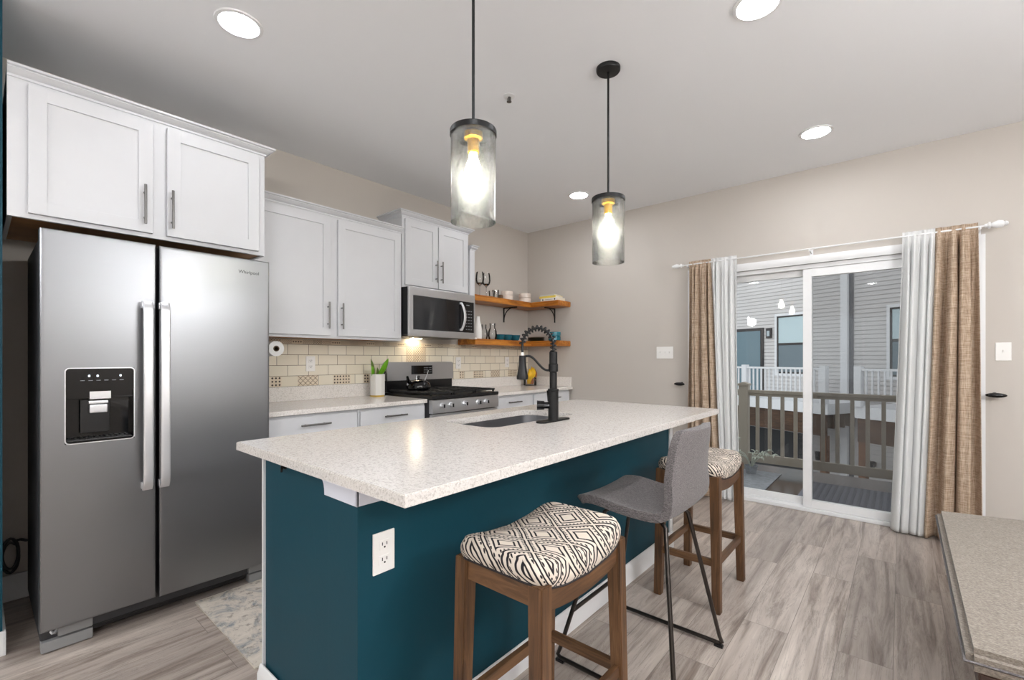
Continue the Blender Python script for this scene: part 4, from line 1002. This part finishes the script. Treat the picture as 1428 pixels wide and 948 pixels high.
# ================================================================== SADDLE STOOLS
def make_saddle(label):
    t = thing('saddle_stool', label, 'bar stool', (0, 0, 0), 'patterned saddle stools')
    HX, HY = .158, .228; ZT = .655
    def leg_c(sx, sy, z):     # centre of a leg at height z
        k = 1-z/ZT; return (sx*(HX-.024+.012*k), sy*(HY-.026+.014*k))
    for sx in (-1, 1):
        for sy in (-1, 1):
            b = MB(); tb = bmesh.new(); vs = []
            for z, w in ((0, .019), (ZT, .023)):
                cx, cy = leg_c(sx, sy, z); vs.append([tb.verts.new((cx+a*w, cy+c*w, z)) for a, c in ((-1,-1),(1,-1),(1,1),(-1,1))])
            tb.faces.new(vs[0][::-1]); tb.faces.new(vs[1])
            for k in range(4): tb.faces.new((vs[0][k], vs[0][(k+1) % 4], vs[1][(k+1) % 4], vs[1][k]))
            bmesh.ops.recalc_face_normals(tb, faces=tb.faces); bmesh.ops.bevel(tb, geom=tb.edges[:], offset=.003, segments=2, affect='EDGES')
            b._add(tb, 0); b.build('leg', M_stoolwood, t)
    def dip(y): return -.034*(1-(y/HY)**2)
    # curved side aprons (along Y) and straight end aprons
    for sx in (-1, 1):
        b = MB(); tb = bmesh.new(); rows = []; L_ = HY-.046
        for k in range(13):
            y = -L_+2*L_*k/12; d = dip(y); xc = sx*(HX-.020); rows.append([tb.verts.new(p) for p in ((xc-.010, y, ZT-.062+d*.9), (xc+.010, y, ZT-.062+d*.9), (xc+.010, y, ZT+.004+d*1.0), (xc-.010, y, ZT+.004+d*1.0))])
        tb.faces.new(rows[0]); tb.faces.new(rows[-1][::-1])
        for k in range(12):
            for q in range(4): tb.faces.new((rows[k][q], rows[k][(q+1) % 4], rows[k+1][(q+1) % 4], rows[k+1][q]))
        bmesh.ops.recalc_face_normals(tb, faces=tb.faces); b._add(tb, 0); b.build('apron', M_stoolwy, t, ang=.8)
    for sy in (-1, 1):
        yc = sy*(HY-.022); b = MB(); b.box(-HX+.045, HX-.045, yc-.010, yc+.010, ZT-.060, ZT-.002, .002); b.build('apron', M_stoolwx, t)
    zs = .235
    for sy in (-1, 1):
        cx, cy = leg_c(1, sy, zs); b = MB(); b.box(-cx+.018, cx-.018, cy-.010, cy+.010, zs-.017, zs+.017, .002); b.build('stretcher', M_stoolwx, t)
    for sx in (-1, 1):
        cx, cy = leg_c(sx, 1, zs); b = MB(); b.box(cx-.010, cx+.010, -cy+.018, cy-.018, zs-.017, zs+.017, .002); b.build('stretcher', M_stoolwy, t)
    # cushion: rounded box following the saddle
    def cush(u, v):
        a = u*2*PI; ca, sa = math.cos(a), math.sin(a)
        e = .26; X = math.copysign(abs(ca)**e, ca); Y = math.copysign(abs(sa)**e, sa)
        if v < .12: s_, zz = v/.12*.97, -.004
        elif v < .5:
            q = (v-.12)/.38; s_ = .97+.05*math.sin(q*PI); zz = -.004+.058*q
        else:
            q = (v-.5)/.5; s_ = .97*math.cos(q*PI/2)**.8 if q < 1 else 0; zz = .054+.026*(1-(1-q)**2.2)
        x, y = X*HX*s_, Y*HY*s_
        return Vector((x, y, ZT+zz+dip(max(-HY, min(HY, y)))*1.15+.002))
    b = MB(); b.grid(cush, 96, 40, cu=True); bmesh.ops.remove_doubles(b.bm, verts=b.bm.verts, dist=.0004)
    b.build('cushion', M_tribal, t, ang=3)
    pp = []
    for k in range(96):
        a = k/96*2*PI; ca, sa = math.cos(a), math.sin(a); X = math.copysign(abs(ca)**.26, ca)*HX*.985; Y = math.copysign(abs(sa)**.26, sa)*HY*.985
        pp.append((X, Y, ZT+.002+dip(Y)*1.15))
    b = MB(); b.tube(pp, .0032, 6, close=True); b.build('piping', M_piping, t)
    return t
st1 = make_saddle('patterned saddle stool nearest the camera at the island')
st1.location = (2.612, -3.205, 0)
st3 = copy_thing(st1, (2.622, -1.80, 0), 'patterned saddle stool farthest along the island, behind the grey chair')

# ================================================================== GREY COUNTER CHAIR
t = thing('counter_chair', 'grey upholstered counter chair with a metal rod frame between the saddle stools', 'bar stool', (0, 0, 0))
prof = [(-.185, .632), (-.165, .650), (-.10, .655), (.0, .642), (.10, .637), (.155, .642), (.190, .665), (.207, .71), (.214, .77), (.220, .84), (.230, .91), (.240, .965)]
def spl(v):
    q = v*(len(prof)-1); i = min(int(q), len(prof)-2); f = q-i
    p0, p1, p2, p3 = prof[max(0, i-1)], prof[i], prof[i+1], prof[min(len(prof)-1, i+2)]
    return tuple(.5*((2*p1[k])+(-p0[k]+p2[k])*f+(2*p0[k]-5*p1[k]+4*p2[k]-p3[k])*f*f+(-p0[k]+3*p1[k]-3*p2[k]+p3[k])*f**3) for k in (0, 1))
def shell(u, v):
    x, z = spl(v); s_ = 2*u-1; back = max(0, min(1, (v-.5)/.25))
    hw = .205-.03*max(0, (v-.6)/.4)
    edge = min(v, 1-v)*len(prof)/1.4; hw -= .030*max(0, 1-edge)**2
    y = s_*hw
    x -= back*.028*s_*s_; z += (1-back)*.010*s_*s_
    return Vector((x, y, z))
o = MB().grid(shell, 20, 44).build('seat_shell', M_felt, t, ang=3)
sm = o.modifiers.new('padding', 'SOLIDIFY'); sm.thickness = .034; sm.offset = 0; bv = o.modifiers.new('round', 'BEVEL'); bv.width = .011; bv.segments = 3; bv.limit_method = 'ANGLE'; bv.angle_limit = 1.0
for sy in (-1, 1):
    yb, yt = sy*.258, sy*.11; r = .0085
    def P(x, y, z): return (x, y, z)
    pts = [(.105, yt*.4, .605), (.13, yt, .607), (.150, yt+sy*.008, .59)]
    f0, f1 = (-.245, yb, .018), (.245, yb, .018)
    pts += [(.235, yb-sy*.006, .05), (.243, yb-sy*.001, .026), (.228, yb, .0165), (-.228, yb, .0165), (-.243, yb-sy*.001, .026), (-.235, yb-sy*.006, .05)]
    pts += [(-.105, yt+sy*.008, .60), (-.085, yt, .615), (-.06, yt*.4, .613)]
    b = MB(); b.tube(pts, r, 10); b.build('sled_frame', M_gun, t)
    for x in (-.23, .23): MB().box(x-.018, x+.018, yb-.010, yb+.010, 0, .012, .002).build('foot_pad', M_black, t)
b = MB(); k = .70; b.tube([(-.198, -.221, .20), (-.198, .221, .20)], .0085, 10); b.build('footrest', M_gun, t)
b = MB(); b.box(-.10, .14, -.06, .06, .607, .621, .003); b.build('mounting_plate', M_black, t)
t.location = (2.622, -2.54, 0)

# ================================================================== BENCH, RUG
t = thing('upholstered_bench', 'taupe woven upholstered bench at the right edge', 'bench', (3.95, -1.9, 0))
b = MB(); b.prism([(3.575, -2.63), (4.72, -2.60), (4.72, -.90), (3.582, -1.16)], .395, .458, 'Z', 0, .016); b.build('cushion', M_bench, t)
b = MB(); pts = [(3.572, -2.633, .426), (4.722, -2.603, .426), (4.722, -.898, .426), (3.579, -1.158, .426)]; b.tube(pts, .004, 6, close=True); b.build('piping', M_felt, t)
MB().prism([(3.60, -2.61), (4.70, -2.58), (4.70, -.93), (3.607, -1.19)], .34, .394, 'Z', 0, .004).build('frame', M_benchw, t)
for x, y in ((3.66, -2.55), (4.64, -2.52), (3.66, -1.25), (4.64, -1.02)):
    b = MB(); b.lathe([(0, 0), (.014, 0), (.024, .34), (0, .34)], (x, y, 0), 16); b.build('leg', M_benchw, t)
b = MB()
t = thing('runner_rug', 'cream and blue distressed runner rug between the island and the fridge', 'rug', (1.1, -2.7, 0))
MB().box(.75, 1.50, -3.62, -1.2, .001, .009, .003).build('pile', M_rug, t)
b = MB(); b.tube([(.75, -3.62, .005), (1.50, -3.62, .005), (1.50, -1.2, .005), (.75, -1.2, .005)], .0045, 6, close=True); b.build('binding', mat('cream_binding', (222,214,200), .9), t)

# ================================================================== OUTSIDE: OWN DECK
struct(MB().box(-1.5, 6.5, .15, 2.05, -.16, -.10).build('deck_floor', M_deck))
t = thing('deck_railing', 'taupe railing with square balusters on the deck outside the door', 'railing', (2.6, 1.75, -.1))
RYY = 1.75
b = MB(); b.box(-1.5, 6.5, RYY-.03, RYY+.03, .812, .85, .004); b.box(-1.5, 6.5, RYY-.018, RYY+.018, .78, .812); b.build('top_rail', M_taupe, t)
MB().box(-1.5, 6.5, RYY-.02, RYY+.02, -.012, .085, .003).build('bottom_rail', M_taupe, t)
for x in (-.4, 1.985, 4.4):
    b = MB(); b.box(x-.052, x+.052, RYY-.052, RYY+.052, -.10, .90, .004); b.box(x-.065, x+.065, RYY-.065, RYY+.065, .90, .925, .004); b.prism([(x-.055, .925), (x+.055, .925), (x, .945)], RYY-.055, RYY+.055, 'Y'); b.build('post', M_taupe, t)
xs = [2.132+.1305*k for k in range(-4, 16)]
for x in xs:
    if abs(x-1.985) < .07 or abs(x-4.4) < .07: continue
    MB().box(x-.018, x+.018, RYY-.018, RYY+.018, .085, .78, .002).build('baluster', M_taupe, t)
M_matg = mat('grey_outdoor_mat', (130,134,140), .8, nz=.2, nscale=20, bmp=.4)
o = MB().box(1.55, 2.40, .62, 1.95-.3, -.0995, -.090, .003).build('outdoor_mat', M_matg, None, at=(1.97, 1.2, -.0995)); tag(o, 'smooth grey mat on the deck behind the left door pane', 'mat')
t = thing('outdoor_mat', 'ribbed dark grey mat on the deck behind the right door pane', 'mat', (3.2, .9, -.0995))
MB().box(2.68, 4.0, .35, 1.50, -.0995, -.092, .002).build('base', mat('slate_mat', (104,106,116), .8), t)
b = MB()
for k in range(24): b.box(2.72+k*.052, 2.742+k*.052, .38, 1.47, -.092, -.086, .002)
b.build('ribs', mat('slate_mat_rib', (84,86,96), .8), t)
# wispy potted plants near the railing
M_wisp = mat('pale_dried_stem', (176,182,170), .7)
def wisp(label, x, y, r, h, seed):
    rnd = random.Random(seed); t = thing('wire_plant', label, 'plant', (x, y, -.089), 'pale wispy plants on the deck')
    MB().lathe([(0, 0), (.05, 0), (.07, .09), (.064, .09), (.05, .01), (0, .01)], (x, y, -.089), 20).build('pot', M_matg, t)
    b = MB()
    for k in range(16):
        a = rnd.uniform(0, 2*PI); rr = r*rnd.uniform(.5, 1); hh = h*rnd.uniform(.8, 1)
        pts = [(x+rr*math.cos(a)*(q/8)**1.6, y+rr*math.sin(a)*(q/8)**1.6, -.07+hh*math.sin(q/8*PI/2)) for q in range(9)]
        b.tube(pts, .0035, 5)
        ex, ey, ez = pts[-1]
        for j in range(5):
            aa = a+rnd.uniform(-1.2, 1.2); l_ = rnd.uniform(.03, .07); b.tube([(ex, ey, ez), (ex+l_*.5*math.cos(aa), ey+l_*.5*math.sin(aa), ez+.012), (ex+l_*math.cos(aa), ey+l_*math.sin(aa), ez+rnd.uniform(-.02, .02))], [.004, .006, .002], 5)
    b.build('stems', M_wisp, t)
wisp('pale wispy plant on the deck beside the railing post, the taller one', 1.80, 1.35, .22, .48, 2)
wisp('pale wispy plant low on the deck in front of the bottom rail', 2.13, 1.45, .24, .24, 4)

# ================================================================== OUTSIDE: NEIGHBOUR
FP = Vector((-.312, 11.509, 0)); FR = math.atan2(-.432, .902)
def place(o): o.location = FP; o.rotation_euler = (0, 0, FR); return o
nb = thing('neighbour_house', 'grey vinyl-sided neighbouring house seen through the sliding door', 'house', (0, 0, 0))
# local frame: x along the facade, -y towards us. Siding as a sawtooth profile
tb = bmesh.new(); zz = -3.2; prev = None; rows = []
while zz < 6.2:
    rows.append((0.0, zz)); rows.append((0.018, zz-.0)); rows.append((0.0, zz+.1045)); zz += .105
L0, L1 = -10, 12
pr = []
zz = -3.2
while zz < 6.2: pr += [(-.030, zz), (-.024, zz+.086), (-.004, zz+.088), (-.004, zz+.1045)]; zz += .105
for a in range(len(pr)-1):
    (y0_, z0_), (y1_, z1_) = pr[a], pr[a+1]
    tb.faces.new([tb.verts.new(p) for p in ((L0, y0_, z0_), (L1, y0_, z0_), (L1, y1_, z1_), (L0, y1_, z1_))])
bmesh.ops.remove_doubles(tb, verts=tb.verts, dist=.0005); bmesh.ops.recalc_face_normals(tb, faces=tb.faces)
m = MB(); m._add(tb, 0); m.box(L0, L1, .001, .25, -3.2, 6.2); m.build('siding', M_siding, nb, smooth=False)
m = MB(); m.box(2.90, 3.07, -.14, -.02, -3.2, 6.2, .004); m.build('corner_board', M_extw, nb)
m = MB(); m.box(3.07, 3.16, -.06, -.02, -3.2, 6.2, .002); m.build('shadow_gap_strip', mat('shadow_gap_slate', (92,94,100), .5), nb)  # dark strip painted in for the shadow gap beside the board
def house_door(x0, x1, z0, z1):
    o = MB().box(x0, x1, -.06, -.02, z0, z1, .004).build('door_frame', M_bronze, nb)
    MB().box(x0+.10, x1-.10, -.066, -.058, z0+.06, z1-.09, .002).build('door_glass', mat('storm_door_glass', (96,122,134), .12), o)
house_door(-.55, .66, -.1, 2.17)
def house_window(x0, x1, z0, z1, zm):
    tr = MB(); tr.box(x0-.07, x0, -.05, -.02, z0-.07, z1+.07); tr.box(x1, x1+.07, -.05, -.02, z0-.07, z1+.07); tr.box(x0, x1, -.05, -.02, z1, z1+.07); tr.box(x0, x1, -.05, -.02, z0-.07, z0); 
    tr.build('window_casing', M_extw, nb)
    b = MB(); f = .045
    for a, c, d_, e_ in ((x0, x0+f, z0, z1), (x1-f, x1, z0, z1), (x0, x1, z0, z0+f), (x0, x1, z1-f, z1), (x0, x1, zm-.03, zm+.03)): b.box(a, c, -.055, -.02, d_, e_, .002)
    w_ = b.build('window', M_bronze, nb)
    b = MB(); b.box(x0+f, x1-f, -.032, -.028, zm+.03, z1-f); 
    z = zm+.04
    while z < z1-f: b.box(x0+f, x1-f, -.042, -.032, z, z+.028); z += .036
    b.build('blind', mat('pale_blue_blind', (196,216,222), .5), w_)
    b = MB(); b.box(x0+f, x1-f, -.032, -.028, z0+f, zm-.03); z = z0+f+.01
    while z < zm-.05: b.box(x0+f, x1-f, -.042, -.032, z, z+.022); z += .036
    b.build('blind', mat('slate_blind', (112,130,140), .5), w_)
house_window(1.09, 1.98, .80, 2.47, 1.65); house_window(3.96, 4.9, .80, 2.44, 1.66)
# lower level: dark garage openings
for x0, x1 in ((-3.2, 1.9), (4.5, 8.5)):
    o = MB().box(x0, x1, -.05, -.02, -3.1, -.86, .004).build('garage_door', mat('charcoal_garage_door', (52,54,58), .5, nz=.1), nb)
    MB().box(x0-.1, x1+.1, -.07, -.0505, -.86, -.74, .004).build('garage_trim', M_extw, nb)
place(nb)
def lantern(label, x, z, big=True, par_off=0):
    t = thing('wall_lantern', label, 'outdoor light', (0, 0, 0), 'black lanterns on the neighbouring house')
    b = MB(); b.box(x-.05, x+.05, -.09, -.02, z-.05, z+.05, .004); b.tube([(x, -.06, z), (x, -.14, z+.06)], .012, 8); b.build('mount', M_bronze, t)
    b = MB(); b.prism([(x-.04, z-.15), (x+.04, z-.15), (x+.065, z+.08), (x-.065, z+.08)], -.20, -.10, 'Y', 0, .004); b.build('lamp_body', M_bronze, t); place(t)
t = thing('wall_lantern', 'dark square lantern beside the door of the neighbouring house', 'outdoor light', (0, 0, 0))
b = MB(); b.box(.77, .93, -.10, -.02, 1.84, 2.14, .01); b.build('housing', M_bronze, t); MB().box(.805, .895, -.108, -.10, 1.90, 2.06, .002).build('lens', mat('frosted_lens', (170,184,192), .3), t); place(t)
lantern('black lantern left of the corner board under the neighbouring balcony', 2.35, -1.35); lantern('black lantern right of the corner board under the neighbouring balcony', 3.62, -1.35)
lantern('black lantern beside the right garage opening of the neighbouring house', 4.25, -1.35)
def balcony(label, s0, s1, posts, wood, off=1.5):
    t = thing('balcony', label, 'balcony', (0, 0, 0), 'white balconies of the neighbouring house')
    MB().box(s0, s1, -off, -.02, -.10, .16, .005).build('fascia', M_extw, t)
    b = MB(); b.box(s0, s1, -off-.03, -off+.03, .96, 1.01, .004); b.box(s0, s1, -off-.02, -off+.02, .30, .35, .004); b.build('rails', M_extw, t)
    x = s0+.12
    while x < s1-.05:
        MB().box(x-.016, x+.016, -off-.016, -off+.016, .35, .96).build('baluster', M_extw, t); x += .118
    for p in posts: MB().box(p-.07, p+.07, -off-.07, -off+.07, .16, 1.06, .004).build('post', M_extw, t)
    b = MB(); b.box(s0+.05, s1-.05, -off+.02, -off+.08, -.62, -.105, .004)
    for q in range(3): b.box(s0+.05, s1-.05, -off+.3+q*.4, -off+.35+q*.4, -.45, -.105)
    b.build('joists', M_joist, t)
    for p in wood: MB().box(p-.07, p+.07, -off+.09, -off+.23, -3.18, -.62, .004).build('support_post', M_post, t)
    place(t); return t
balcony('white-railed balcony of the neighbouring house left of the corner board', -2.2, 3.42, (1.2, 3.34), (3.26, .2))
balcony('white-railed balcony of the neighbouring house right of the corner board', 4.0, 7.4, (4.09, 7.3), (4.10, 7.2))
t = thing('covered_grill', 'dark covered grill on the right neighbouring balcony', 'grill', (0, 0, 0))
MB().prism([(4.62, .165), (5.35, .165), (5.38, .80), (5.25, .98), (4.75, .98), (4.60, .80)], -.95, -.40, 'Y', 0, .04).build('cover', mat('navy_cover', (40,44,58), .7, bmp=.4, bscale=12), t); place(t)
struct(MB().box(-20, 25, .2, 30, -3.3, -3.2).build('ground', mat('asphalt', (96,96,98), .9, nz=.15)))
